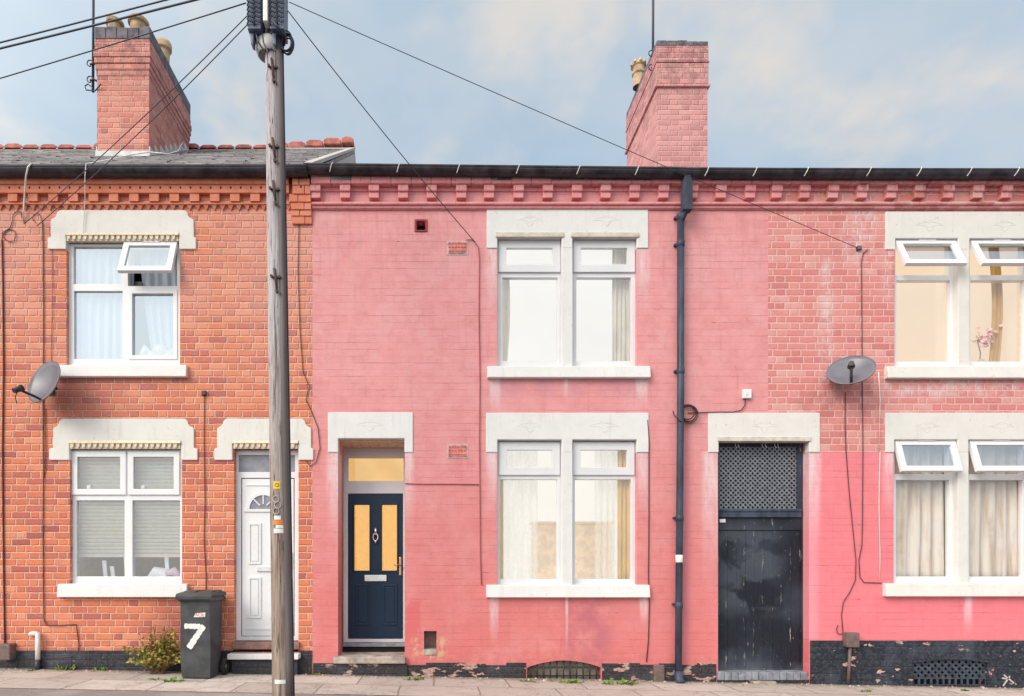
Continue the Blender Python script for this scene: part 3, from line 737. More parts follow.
b = MB(); b.box(XL0, W(309), -.055, .0, H(180), H(167, -.1)); b.build('fascia', M['black'], hl)

# chimney builder
def chimney(house, px0, px1, ytop, y0, y1, zbase, mat, steps, cap, flash=None, skew=0):
    x0, x1 = W(px0, y0), W(px1, y0); zt = H(ytop, y0)
    b = MB(); b.box(x0, x1, y0, y1, zbase, zt - .02)
    c = b.build('chimney', mat, house)
    for (pa, pb, o) in steps:
        q = MB(); q.box(x0 - o, x1 + o, y0 - o, y1 + o, H(pb, y0), H(pa, y0)); q.bevel(.006, 1); q.build('corbel_course', mat, c)
    q = MB(); n = 5
    for i in range(n):
        xa = x0 - cap + (x1 - x0 + 2*cap)*i/n; xb = x0 - cap + (x1 - x0 + 2*cap)*(i+1)/n
        q.box(xa + .003, xb - .003, y0 - cap, y1 + cap, H(steps[0][0], y0) + .002, zt + random.uniform(-.012, .012))
    q.bevel(.008, 1); q.build('chimney_cap', M['sootcap'], c)
    return c, x0, x1, zt
c1, cx0, cx1, czt = chimney(hl, 97, 149, 28, 2.2, 3.85, ZE + .03 + PIT*2.2 - .4, M['chim_orange'],
    [(40, 46, .022), (46.2, 52.2, .028), (52.4, 58.4, .040), (58.6, 64.4, .032), (64.6, 70.4, .020), (70.6, 76, .010)], .026)
pot(c1, (W(115, 2.55), 2.55, czt), .40, .125); pot(c1, (W(138.5, 2.55), 2.55, czt), .42, .145)
pot(c1, (W(163.5, 3.45), 3.45, czt), .80, .125); pot(c1, (W(143, 3.45), 3.45, czt), .40, .125)
b = MB(); zf = lambda y: ZE + .03 + PIT*y
b.box(cx0 - .02, cx1 + .02, 2.185, 2.21, zf(2.2) - .02, zf(2.2) + .09)
for k in range(8):                                   # stepped side flashing
    ya = 2.2 + k*.2; b.box(cx1 + .001, cx1 + .014, ya, ya + .21, zf(ya) - .05, zf(ya) + .17)
    b.box(cx0 - .014, cx0 - .001, ya, ya + .21, zf(ya) - .05, zf(ya) + .17)
b.build('flashing', M['lead'], c1)

# ---- left windows
def moulding(win, px0, px1, pt, pb, mat, y=0.0):
    b = MB(); z1, z0 = H(pt), H(pb); zm = z1 - (z1 - z0)*.42
    n = 6; poly = [(.03, zm), (.03, z1)] + [(-.018 - .026*math.sin(math.pi*k/n/1.0*.5), z1 - (z1-zm)*(k/n)) for k in range(n+1)]
    b.prof(poly, W(px0), W(px1))
    b.box(W(px0)+.01, W(px1)-.01, -.014, .03, z0, zm)
    m = int((px1 - px0)/5.6)
    for k in range(m):
        a = W(px0 + 1.5 + (px1-px0-3)*k/m); c = W(px0 + 1.5 + (px1-px0-3)*(k+.72)/m)
        b.prism([(a, zm), (c, zm), (c - (c-a)*.25, z0 + .010), (a + (c-a)*.25, z0 + .010)], -.036, -.013)
    return b.build('moulding', mat, win)
def left_lintel(win, xl, xr, el, er, pt, pb, ix0, ix1, iy):
    c = 5.5
    poly = [(el, pb), (el, pb-11.5), (xl-3.5, pb-12), (xl-3.5, pt+10), (xl-2, pt+8.6), (xl+.5, pt+7.4), (xl+2.2, pt+5), (xl+2.8, pt+2.5), (xl+5.5, pt),
            (xr-5.5, pt), (xr-2.8, pt+2.5), (xr-2.2, pt+5), (xr-.5, pt+7.4), (xr+2, pt+8.6), (xr+3.5, pt+10), (xr+3.5, pb-12), (er, pb-11.5), (er, pb), (ix1-.3, pb), (ix1-.3, iy), (ix0+.3, iy), (ix0+.3, pb)]
    b = MB(); b.prism([(W(a), H(q)) for a, q in poly], -.022, .06); b.bevel(.010, 2, 20)
    return b.build('lintel', M['cream'], win)

# upper window
def new_window(house, outer, holes, y0, y1, mat, bev=.007, name='window', label=None):
    b = MB(); o = (outer[0]-.004, outer[1]+.004, outer[2]-.004, outer[3]+.004)
    b.grid(*o, holes, y0, y1); b.bevel(bev, 2)
    return b.build(name, mat, house, label=label)
yf = .055
h_tl = rgy(73.5, 122.3, 246.5, 284, yf); h_bl = rgy(74, 122.6, 291, 359, yf); h_tr = rgy(128, 177, 247, 286, yf); h_br = rgy(132.5, 173.5, 293.8, 355.5, yf)
w = new_window(hl, (lw1[0], lw1[1], lw1[2], H(241.5)), [h_tl, h_bl, h_tr, h_br], yf, yf+.07, M['upvc'], label='upstairs white window with its top right vent open')
panes(w, [h_tl, h_bl, h_br], yf+.03, M['glass_sky'])
bars(w, 'bead', rgy(129, 177.5, 289.5, 359.5, yf), [rgy(132.5, 173.5, 293.8, 355.5, yf)], yf-.012, yf+.002, M['upvc'], .004)
open_sash(w, W(126, yf), W(178.8, yf), H(244.5, yf), .49, yf-.005, R(22), .075, M['upvc'], M['glass_sky'])
left_lintel(w, 55, 191, 48.6, 196.5, 211, 249.8, 66.5, 180, 234)
moulding(w, 66.5, 179.5, 233.2, 241.5, M['mould']); sillb(w, 57.2, 188, 366, 378, M['stone'], .07)
room(w, lw1[0], lw1[1], lw1[2], lw1[3], .34, 1.4, M['room'], [lw1])
drape(w, W(70), W(128), lw1[2], lw1[3], .165, 7, .018, M['net'], seed=1)
drape(w, W(134), W(180), lw1[2]+.1, lw1[3]-.02, .17, 5, .018, M['net'], seed=2, flare=lambda f, g: (1-f)*(-.0 + .17*(1-g)**1.5))
b = MB()
for k in range(5): b.tube([(W(134+8*k), .18 + .01*(k % 2), H(353 - 7*(k % 3)) - .05), (W(140+8*k), .17, H(347 + 5*(k % 2))), (W(148+8*k), .19, H(355))], [.06, .09, .05], 8)
b.build('bedding', M['bedding'], w)
b = MB(); b.box(W(129), W(137), .15, .158, H(286), H(276)); b.bevel(.002, 1); b.build('ornament', M['black'], w)
# lower window
h_a = rgy(77.5, 124.6, 457, 489, yf); h_b = rgy(134.5, 174.5, 457, 489, yf); h_c = rgy(76.5, 124.5, 500.5, 576.5, yf); h_d = rgy(132.5, 180, 500.5, 576.5, yf)
o_a = rgy(74, 125.6, 453, 493, yf); o_b = rgy(129.5, 179, 453, 493, yf)
w = new_window(hl, (lw2[0], lw2[1], lw2[2], H(449)), [o_a, o_b, h_c, h_d], yf, yf+.07, M['upvc'], label='downstairs white window with a pale slatted blind and two small top sashes')
panes(w, [h_c, h_d], yf+.03, M['glass'])
closed_sash(w, (W(72.5, yf), W(126.6, yf), H(495, yf), H(451.5, yf)), .072, yf-.022, yf+.03, M['upvc'], M['glass'])
closed_sash(w, (W(128.5, yf), W(180, yf), H(495, yf), H(451.5, yf)), .072, yf-.022, yf+.03, M['upvc'], M['glass'])
left_lintel(w, 57.5, 191, 50, 198, 419, 460.3, 70, 182, 441)
moulding(w, 70, 181.5, 440.4, 448.8, M['mould']); sillb(w, 60, 188.5, 584, 597, M['stone'], .075)
room(w, lw2[0], lw2[1], lw2[2], lw2[3], .34, 1.6, M['room'], [lw2])
for (xa, xb) in ((W(72), W(127)), (W(128), W(181))):
    b = MB(); z = H(452)
    while z > H(556):
        b.quad([(xa, .142, z), (xb, .142, z), (xb, .172, z-.040), (xa, .172, z-.040)]); z -= .047
    o = b.build('blind', M['blind'], w, recalc=False); o.modifiers.new('thick', 'SOLIDIFY').thickness = .002
b = MB()
for a, c in ((96, 560), (104, 566), (118, 552), (160, 553)): b.prism([(W(a-2), H(582)), (W(a+2), H(582)), (W(a), H(c)), (W(a-4), H(c))], .24, .26)
b.tube([(W(136), .25, H(583)), (W(148), .24, H(574)), (W(160), .26, H(577)), (W(172), .25, H(584))], [.03, .1, .11, .04], 8)
b.build('clutter', M['bedding'], w)
b = MB(); b.tube([(W(161), .16, H(574)), (W(169), .15, H(571)), (W(175), .16, H(577))], [.03, .06, .04], 7); b.build('cloth', M['magenta'], w)
for q in (83, 138): b = MB(); b.tube([(W(q), .14, H(490)), (W(q), .14, H(484))], .027, 10); b.build('ornament', M['upvc'], w)
# door
yd = .09
dz = rgy(238.5, 295, 455, 472, yd)
d = new_window(hl, (ld[0], ld[1], H(641), H(449)), [dz, rgy(241, 294.5, 478, 636.5, yd)], yd, yd+.07, M['doorwhite'], name='door', label='white panelled front door with a fan shaped light')
b = MB(); x0, x1, z0, z1 = rgy(241.8, 293.6, 478.8, 636, yd); b.box(x0, x1, yd+.006, yd+.05, z0, z1); b.bevel(.004, 1)
def arch(cx, zb, r0, r1, n=14): return [(cx + r1*math.cos(math.pi*k/n), zb + r1*math.sin(math.pi*k/n)) for k in range(n+1)] + [(cx + r0*math.cos(math.pi*k/n), zb + r0*math.sin(math.pi*k/n)) for k in range(n, -1, -1)]
cxm, zb = W(263.5, yd), H(509, yd)
b.prism(arch(cxm, zb, .175, .215), yd-.012, yd+.01); b.box(cxm-.25, cxm+.25, yd-.010, yd+.01, zb-.035, zb-.002)
for k in (1, 2, 3): a = math.pi*k/4; b.tube([(cxm + .06*math.cos(a), yd-.004, zb + .06*math.sin(a)), (cxm + .18*math.cos(a), yd-.004, zb + .18*math.sin(a))], .010, 5)
for (a, c, e, f) in ((248.5, 261, 523, 564), (270, 283, 523, 564), (248.5, 261, 577, 618), (270, 283, 577, 618)):
    r = rgy(a, c, e, f, yd); g = .022; b.grid(*r, [(r[0]+g, r[1]-g, r[2]+g, r[3]-g)], yd-.008, yd+.01); b.box(r[0]+g*1.6, r[1]-g*1.6, yd-.004, yd+.01, r[2]+g*1.6, r[3]-g*1.6)
b.box(*rgy(246, 289, 484.2, 485.6, yd)[:2], yd-.004, yd+.01, *rgy(246, 289, 484.2, 485.6, yd)[2:]); b.box(*rgy(246, 289, 628, 629.6, yd)[:2], yd-.004, yd+.01, *rgy(246, 289, 628, 629.6, yd)[2:])
b.build('door_leaf', M['doorwhite'], d)
b = MB(); b.prism([(cxm + .172*math.cos(math.pi*k/14), zb + .172*math.sin(math.pi*k/14)) for k in range(15)], yd-.0, yd+.012); b.build('fan_light', M['frost'], d)
panes(d, [dz], yd+.03, M['frost'], 'transom_light')
b = MB(); r = rgy(257, 273, 566.5, 571.5, yd); b.box(r[0], r[1], yd-.012, yd+.01, r[2], r[3]); b.bevel(.004, 2); b.build('letterbox', M['chrome'], d)
b = MB(); b.box(W(291, yd)-.012, W(291, yd)+.012, yd-.012, yd+.01, H(568, yd), H(552, yd)); b.tube([(W(291, yd), yd-.05, H(558, yd)), (W(287, yd), yd-.05, H(558, yd))], .008, 6); b.build('handle', M['chrome'], d)
left_lintel(d, 221, 308, 214.8, 313.6, 419, 460.3, 232.5, 299, 441)
moulding(d, 233, 298.5, 440.4, 448.8, M['mould'])
b = MB(); b.box(W(233), W(300), -.05, .12, H(649), H(642)); b.bevel(.008, 2); b.build('threshold', M['step_brick'], d)
b = MB(); b.box(W(231), W(301), -.16, .12, H(658), H(652.5)); b.bevel(.012, 2); b.build('doorstep', M['stone'], d)
b = MB(); b.box(W(234.5), W(299), -.10, .1, H(680), H(658.2)); b.build('step_base', M['plinth_left'], d)
# cables and boxes on the left front
cable(hl, [(2, 240), (3, 300), (3.5, 370), (2.5, 450), (3, 520), (4, 600), (5, 650)], .013)
cable(hl, [(2, 240), (3, 232), (10, 228), (12, 222), (13, 215), (17, 211), (21, 212), (22, 218)], .006)
cable(hl, [(2, 236), (6, 231), (10, 229), (15, 231), (16, 236), (14, 241), (9, 242), (5, 239), (3, 236)], .006)
cable(hl, [(42.5, 222), (43, 240), (43.5, 300), (43.5, 368), (43, 400), (43.5, 470), (43, 530), (43.5, 590), (44, 620), (47, 625.5), (60, 625.5), (76, 624.5), (77.5, 634), (79, 646), (77.5, 653), (70, 657), (46, 659)], .008)
cable(hl, [(43, 240), (42, 220), (39, 213.5), (34, 214), (32.5, 219), (36, 223)], .005)
cable(hl, [(49, 226), (52, 250), (52.5, 300), (51, 350), (51.5, 372)], .005, 'cable_pink')
cable(hl, [(45, 408), (46, 450), (45, 470), (43.5, 480)], .006)
cable(hl, [(204.5, 392), (204, 440), (205, 500), (204, 540), (206, 575), (206, 592)], .007)
cable(hl, [(299, 224), (298, 270), (300, 330), (303, 372), (309, 386), (306, 400), (311, 410), (318, 428), (320, 448), (316, 462), (310, 466), (306, 460), (308, 452)], .006)
cable(hl, [(32, 163, -.235), (28, 167, -.24), (26, 176, -.235), (25, 190, -.10), (24, 205, -.05), (23, 222)], .013, 'cable_white')
cable(hl, [(86, 164, -.235), (85, 176, -.235), (85, 200, -.10), (84.5, 211, -.04), (83, 232, -.04), (82, 244, .03)], .006, 'cable_white')
cable(hl, [(150, 152, 2.15), (130, 155, 1.6), (112, 159, 1.0), (98, 162, .4), (86, 164, -.235)], .010, 'cable_white')
cable(hl, [(183, 142, 3.6), (178, 151, 2.6), (168, 154, 2.1), (150, 152, 2.17)], .010, 'cable_white')
b = MB(); p = P(204, 393, -.02); b.box(p.x-.03, p.x+.03, -.035, .01, p.z-.03, p.z+.03); b.bevel(.01, 2); b.build('cable_clamp', M['cable'], hl)
b = MB(); b.box(W(4.5), W(16.5), -.13, .01, H(659), H(643)); b.bevel(.015, 2); b.build('meter_box', M['brown'], hl)
b = MB(); b.tube([(W(40.5), -.055, H(660)), (W(40.5), -.055, H(632))], .028, 10); b.tube([(W(40.5), -.055, H(633)), (W(36), -.05, H(633)), (W(31), -.01, H(634))], .028, 10)
b.build('waste_pipe', M['cable_white'], hl)
b = MB(); b.tube([(W(40.5), -.055, H(672)), (W(40.5), -.055, H(659))], .036, 10); b.build('drain_socket', M['black'], hl)

# ================================================================== MIDDLE HOUSE
XM0, XM1, XR1 = XL1, W(768), W(1330)
hm = empty('terraced_house', (W(540), 0, ground(W(540))), label='salmon pink painted terraced house with navy front door in the middle of the row', cat='house', group='terraced houses in the row')
md = rng(338, 404.8, 438, 660); mw1 = [rng(497, 562, 237, 367.5), rng(572, 637, 237, 367.5)]; mw2 = [rng(497, 562, 439.5, 585), rng(572, 637, 439.5, 585)]
mp = rng(718, 809, 438, 676)
vent_h = rng(424, 436.5, 631, 650); cell_h = rng(527, 601, 655, 690); round_h = (W(421)-.055, W(421)+.055, H(226)-.055, H(226)+.055)
wall(hm, XM0, XM1, -.45, H(172), [md] + mw1 + mw2 + [mp, vent_h, cell_h, round_h], M['pink'])
hr = empty('terraced_house', (W(930), 0, ground(W(930))), label='right hand terraced house, bare brick upstairs and coral pink paint below', cat='house', group='terraced houses in the row')
rw1 = [rng(894.5, 958, 238.5, 367.5), rng(968.5, 1032, 238.5, 367.5)]; rw2 = [rng(893.5, 957.5, 439.5, 584), rng(967.5, 1031.5, 439.5, 584)]
cell_r = rng(912, 988, 659, 686)
wall(hr, XM1, XR1, -.45, H(172), [mp] + rw1 + rw2 + [cell_r], M['rightwall'])
plinth(hm, [(XM0 + .01, W(337)), (W(406), W(526)), (W(602), W(716))], H(664), M['plinth_mid'], .005, .018)
b = MB(); b.box(W(810), W(911.5), -.014, .05, -.5, H(640.5)); b.box(W(911.5), W(988.5), -.0135, .11, H(660), H(640.5)); b.box(W(911.5), W(913), -.013, .11, -.5, H(660)); b.box(W(986.5), W(988.5), -.013, .11, -.5, H(660)); b.box(W(913), W(986.5), -.013, .11, -.5, H(685.2)); b.box(W(988.5), XR1, -.014, .05, -.5, H(640.5))
b.build('plinth', M['plinth_right'], hr)
# cornice: fascia course, two-step corbels, two roll band
def cornice(house, x0, x1, ks, mat, dz=0.0):
    b = MB(); z = lambda p: H(p, -.04)
    n = int((x1-x0)/.24); zz1 = lambda p: H(p, -.10)
    for i in range(n): b.box(x0 + (x1-x0)*i/n, x0 + (x1-x0)*(i+1)/n - .003, -.100 + random.uniform(-.002, .002), .04, zz1(183.2), zz1(174))
    b.box(x0, x1, -.02, .03, z(190), z(184.2))
    for px in ks:
        j = random.uniform(-.6, .6)
        b.box(W(px-5.2+j), W(px+5.2+j), -.082, .03, zz1(190.0), zz1(183.3)); b.box(W(px-4.9+j), W(px+4.9+j), -.062, .03, H(198, -.06), H(190.2, -.06))
    b.bevel(.005, 1)
    b.prof([(.03, z(208.6)), (.03, z(202.4)), (-.050, z(202.4)), (-.062, z(203.4)), (-.062, z(204.6)), (-.050, z(205.6)), (-.036, z(205.8)), (-.040, z(206.8)), (-.034, z(207.8)), (-.012, z(208.6))], x0, x1)
    return b.build('cornice', mat, house)
cornice(hm, XM0, XM1, [317 + 28.72*k for k in range(16)], M['cornice_pink'])
cornice(hr, XM1, XR1, [317 + 28.55*k for k in range(16, 40)], M['cornice_right'])
rm, zm = roof(hm, XM0 + .015, XM1, ZE - .06, .56); rr_, zz = roof(hr, XM1 + .002, XR1, ZE - .06, .56)
b = MB(); b.box(XM0 + .02, XM1, 4.08, 4.32, zm - .06, zm + .08); b.bevel(.03, 2); b.build('ridge_tile', M['ridge'], rm)
b = MB(); b.box(XM1, XR1, 4.08, 4.32, zm - .06, zm + .08); b.bevel(.03, 2); b.build('ridge_tile', M['ridge'], rr_)
GZ = lambda p: H(p, -.21)
g1 = gutter(hm, W(307), W(679), GZ(164.6), GZ(168.8), -.145, .074); g2 = gutter(hm, W(679), XM1, GZ(168.8), GZ(169.4), -.145, .070); g3 = gutter(hr, XM1 + .001, XR1, GZ(169.4), GZ(170.4), -.145, .070)
b = MB(); b.box(W(313), XM1, -.06, .0, H(178), H(168.5, -.1)); b.build('fascia', M['black'], hm)
b = MB(); b.box(XM1, XR1, -.06, .0, H(179), H(170.5, -.1)); b.build('fascia', M['black'], hr)
# white gutter straps, each a copy of the first
def strap_mesh():
    b = MB(); b.tube([(.03, .0, .035), (.028, -.155, .022), (.02, -.163, -.0), (.005, -.150, -.04), (-.008, -.125, -.068)], .006, 5)
    return b
st = None
for px in (333, 398.5, 457, 515, 574, 631, 699, 746, 796, 857, 906, 955, 1001, 1015):
    par = g1 if px < 679 else (g2 if px < 768 else g3); zz_ = 164.6 + (px-307)*.0113 if px < 679 else 169.4
    root = hm if px < 768 else hr
    if st is None:
        st = strap_mesh().build('gutter_strap', M['clip'], par); base = st.location.copy(); o = st
    else:
        o = st.copy(); COL.objects.link(o); o.parent = par
    off = -root.location - par.location
    o.location = off + Vector((W(px), -.065, GZ(zz_)))
c2, dx0, dx1, dzt = chimney(hm, 657, 707.5, 41, 2.5, 4.15, ZE + .9, M['chim_pink'], [(46, 61, .012), (61.5, 63, .024), (63.4, 84.5, .012), (85, 87.6, .034)], .010)
pot(c2, (W(638.5, 3.5), 3.5, dzt), .46, .105, True); 
# door
yd = .55
fan = rgy(348.5, 403.5, 458, 481, yd); lf = rgy(347.8, 403, 493.5, 639, yd)
d = new_window(hm, (md[0]-.01, md[1]+.01, H(644, yd), H(436, yd)), [fan, lf], yd, yd+.08, M['upvc_grey'], name='door', label='navy front door with two amber glass lights and a lit fanlight')
panes(d, [fan], yd+.04, M['lit_amber2'], 'fanlight_glazing')
b = MB(); gl1 = rgy(354.3, 369.3, 504.8, 570.5, yd); gl2 = rgy(382, 396.8, 504.8, 570.5, yd)
b.grid(lf[0]+.006, lf[1]-.006, lf[2]+.006, lf[3]-.006, [gl1, gl2], yd+.012, yd+.06)
for (a, c, e, f) in ((355.5, 370.5, 584, 625.5), (382.5, 397.5, 584, 625.5)):
    r = rgy(a, c, e, f, yd); g = .03
    b.grid(*r, [(r[0]+g, r[1]-g, r[2]+g, r[3]-g)], yd+.003, yd+.02); b.box(r[0]+g*1.3, r[1]-g*1.3, yd+.005, yd+.02, r[2]+g*1.3, r[3]-g*1.3)
for r in (gl1, gl2): b.grid(r[0]-.022, r[1]+.022, r[2]-.022, r[3]+.022, [r], yd+.002, yd+.02)
b.bevel(.008, 2); b.build('door_leaf', M['navy'], d)
panes(d, [gl1, gl2], yd+.035, M['lit_amber'], 'door_light'); panes(d, [gl1, gl2], yd+.024, M['glass_door'], 'door_glazing'); panes(d, [fan], yd+.03, M['glass_door'], 'outer_glazing')
b = MB(); kx, kz = W(375.6, yd), H(535, yd)
b.tube([(kx, yd-.0, kz+.10), (kx, yd-.012, kz+.07), (kx, yd-.02, kz)], [.012, .02, .014], 8); b.tube([(kx + .032*math.sin(a), yd-.02, kz - .03 + .05*math.cos(a)) for a in [2*math.pi*k/14 for k in range(15)]], .009, 6); b.tube([(kx, yd-.02, kz-.07), (kx, yd-.01, kz-.12)], [.018, .008], 8)
b.build('knocker', M['chrome'], d)
b = MB(); r = rgy(364.5, 386.5, 575, 581.2, yd); b.box(r[0], r[1], yd-.006, yd+.02, r[2], r[3]); b.bevel(.004, 2); b.build('letterbox', M['chrome'], d)
b = MB(); b.box(W(400.4, yd)-.018, W(400.4, yd)+.018, yd-.006, yd+.02, H(575.5, yd), H(557, yd)); b.bevel(.01, 2); b.tube([(W(400.4, yd), yd+.0, H(565, yd)), (W(400.4, yd), yd-.05, H(565, yd)), (W(394.5, yd), yd-.055, H(565, yd))], .010, 8); b.build('handle', M['copper'], d)
lintel(d, rng(328, 413, 412.5, 452.5), [rng(338.3, 404.5, 438.6, 453)], M['stone'], reliefs=(W(371),), rz=H(427))
b = MB(); n = 7
for i in range(n):
    xa = md[0] + (md[1]-md[0])*i/n; b.box(xa + .002, xa + (md[1]-md[0])/n - .003, .095, yd+.005, md[3]-.012, md[3]+.01)
b.build('soffit', M['soffit'], d)
b = MB(); b.box(md[0]-.004, md[1]+.004, .07, .095, md[3]-.03, md[3]+.01); b.build('soffit_trim', M['soffit'], d)
zs = H(642, yd)
b = MB(); b.box(md[0]+.003, md[1]-.003, .38, yd+.1, zs-.045, zs); b.bevel(.008, 2); b.build('threshold', M['bluebrick'], d)
b = MB(); b.box(md[0]+.003, md[1]-.003, .42, yd+.1, -.3, zs-.048); b.build('riser', M['void'], d)
b = MB(); b.box(md[0]-.05, md[1]+.01, -.07, .5, H(663), H(656)); b.bevel(.014, 2); b.build('doorstep', M['step'], d)
b = MB(); b.box(md[0]-.05, md[1]+.03, -.035, .3, -.35, H(663.2)); b.build('step_base', M['plinth_mid'], d)

def sash_pair_window(house, opens, label, mat, lint, relz, refl, yf, tops, lows, sill, sashmat, open_ang=None, glassmat='glass', lmat='stone', lit_m=None, topstrip=True, fw=.068):
    """stone lintel, mullion and sill with two casements: window > sash, glazing, lintel, sill, mullion"""
    b = MB()
    for (o, t, l) in zip(opens, tops, lows):
        oz = H(243 if o[3] > 3 else 441.5, yf)
        b.grid(o[0]-.004, o[1]+.004, o[2]-.004, min(oz, o[3]), [t, l], yf, yf+.07)
    b.bevel(.007, 2); w = b.build('window', mat, house, label=label)
    panes(w, lows, yf+.035, M[glassmat])
    lintel(w, lint, [(o[0]+.004, o[1]-.004, o[2]-1, o[3]-.004) for o in opens], M[lmat], reliefs=refl, rz=relz)
    b = MB(); b.box(opens[0][1]-.006, opens[1][0]+.006, -.011, .072, opens[0][2]-.002, lint[2]+.03); b.bevel(.008, 2); b.build('mullion', M[lmat], w)
    sillb(w, *sill, M[lmat])
    for o, t in zip(opens, tops):
        if open_ang is None:
            closed_sash(w, (t[0]-.045, t[1]+.045, t[2]-.03, t[3]+.03), fw+.03, yf-.025, yf+.03, sashmat, M[glassmat])
        else:
            open_sash(w, t[0]-.035, t[1]+.052, t[3]+.02, .425, yf-.004, open_ang, .070, sashmat, M['glass_sky'])
        if topstrip:
            b = MB(); b.box(o[0]-.02, o[1]+.02, -.030, .05, o[3]-.012, o[3]+.045) ; b.bevel(.006, 2); b.build('drip_strip', M['drip'], w)
    return w
yf = .075
T = lambda a, c, e, f: rgy(a, c, e, f, yf)
w = sash_pair_window(hm, mw1, 'upstairs pair of grey white casements glowing cream', M['upvc_grey'], rng(486.6, 648, 207.6, 248.5), H(222.5), (W(530), W(606)), yf,
    [T(502, 556.5, 243.5, 270.5), T(576.5, 631, 243.5, 270.5)], [T(502.5, 557.5, 277.5, 361), T(576.5, 631, 277.5, 361)], (487, 649, 367.3, 379), M['upvc_grey'], lit_m=None)
room(w, mw1[0][0], mw1[1][1], mw1[0][2], mw1[0][3], .34, 1.6, M['lit_white'], mw1, .1465)
drape(w, W(500), W(508), mw1[0][2], H(272), .20, 2, .012, M['curtain_cream'], seed=3, flare=lambda f, g: .05*f*math.sin(2.2*g))
drape(w, W(617), W(634), mw1[0][2], mw1[0][3], .20, 4, .014, M['curtain_cream'], seed=4)
b = MB(); b.box(W(522), W(558), .26, .30, mw1[0][2]-.1, H(356.5)); b.box(W(574), W(617), .26, .30, mw1[0][2]-.1, H(356.5)); b.build('headboard', M['curtain_beige'], w)
w = sash_pair_window(hm, mw2, 'downstairs pair of grey white casements with lace and gold curtains', M['upvc_grey'], rng(486, 648.5, 413, 452.5), H(428), (W(529), W(604)), yf,
    [T(502.5, 556, 445, 473), T(576, 630.5, 445, 473)], [T(500, 557.3, 479.5, 579), T(575, 631, 479.5, 579)], (486, 648.5, 585, 597.3), M['upvc_grey'], topstrip=False)
room(w, mw2[0][0], mw2[1][1], mw2[0][2], mw2[0][3], .36, 1.6, M['sky_glow'], mw2, .1465)  # lining glows in place of the sky reflection on these panes
drape(w, W(498), W(505), mw2[0][2], mw2[0][3], .18, 2, .012, M['curtain_gold'], seed=5)
drape(w, W(622), W(634), mw2[0][2], mw2[0][3], .18, 3, .012, M['curtain_gold'], seed=6)
drape(w, W(499), W(541), mw2[0][2], mw2[0][3], .25, 5, .016, M['net_sheer'], seed=7, name='lace_curtain')
drape(w, W(600), W(632), mw2[0][2], mw2[0][3], .25, 5, .016, M['net_sheer'], seed=8, name='lace_curtain')
b = MB(); b.box(W(533, .8), W(612, .8), .8, .95, mw2[0][2]-.1, H(524, .8)); b.box(W(531, .8), W(614, .8), .78, .97, H(524, .8), H(521.5, .8)); b.bevel(.01, 2); b.build('reflected_building', M['tan'], w)  # block added to stand for the reflection of a building opposite

# vents
b = MB(); b.grid(W(414.5), W(427.5), H(232), H(219.5), [round_h], -.012, .02); b.bevel(.004, 1); v = b.build('extractor_vent', M['vent_red'], hm)
b = MB()
b.lathe((0, 0, 0), [(.075, 0), (.062, .02), (.060, .12), (.055, .125)], 18); b.xform(Matrix.Translation((W(421), -.016, H(226))) @ Matrix.Rotation(-math.pi/2, 4, 'X')); b.build('vent_tube', M['vent_red'], v)
b = MB(); b.box(round_h[0]-.02, round_h[1]+.02, .1, .12, round_h[2]-.02, round_h[3]+.02); b.build('vent_back', M['void'], v)
for (pt, pb) in ((242.5, 253.5), (445.5, 457)):
    x0, x1, z0, z1 = rng(448.5, 466.5, pt, pb)
    hs = []
    for i in range(6):
        for j in range(3): hs.append((x0 + (x1-x0)*(i+.25)/6, x0 + (x1-x0)*(i+.75)/6, z0 + (z1-z0)*(j+.3)/3, z0 + (z1-z0)*(j+.68)/3))
    b = MB(); b.grid(x0, x1, z0, z1, hs, -.012, .004); a = b.build('air_brick', M['terracotta'], hm)
    b = MB(); b.grid(x0-.018, x1+.018, z0-.018, z1+.018, [(x0+.001, x1-.001, z0+.001, z1-.001)], -.006, .003); b.build('air_brick_mortar', M['mortar'], a)
b = MB(); b.box(vent_h[0]-.01, vent_h[1]+.01, .13, .15, vent_h[2]-.01, vent_h[3]+.01); v = b.build('niche_back', M['brown'], hm)
b = MB(); b.prof([(-.01, H(655)), (.13, H(650.5)), (.13, H(649)), (.0, H(649.4)), (-.012, H(654))], vent_h[0], vent_h[1]); b.build('niche_sill', M['step'], v)
# cellar grille with arched head
def half(px0, px1, pyb, pye, pyt, n=16): 
    return [(W(px0 + (px1-px0)*k/n), H(pye + (pyt-pye)*math.sin(math.pi*k/n)**.8)) for k in range(n+1)]
ar = half(526.5, 601.5, 690, 668, 660.5)
b = MB(); b.prism([(W(525.5), H(650)), (W(602.5), H(650)), (W(602.5), H(690))][:2] + ar[::-1], -.004, .10); b.build('cellar_arch', M['pink'], hm)
b = MB()
for k in range(11): px = 531 + 6.6*k; b.tube([(W(px), .03, H(684)), (W(px), .03, H(661))], .010, 6)
b.box(W(527), W(601), .034, .046, H(677), H(675.5)); b.box(W(527), W(601), .024, .036, H(668.6), H(667)); g = b.build('cellar_grille', M['black'], hm)
b = MB(); b.box(W(527)-.01, W(601)+.01, .18, .22, -.5, H(655)); b.build('cellar_board', M['cellar'], g)
b = MB(); b.box(W(526), W(602), -.03, .15, -.5, H(681)); b.bevel(.01, 2); b.build('cellar_sill', M['plinth_mid'], g)
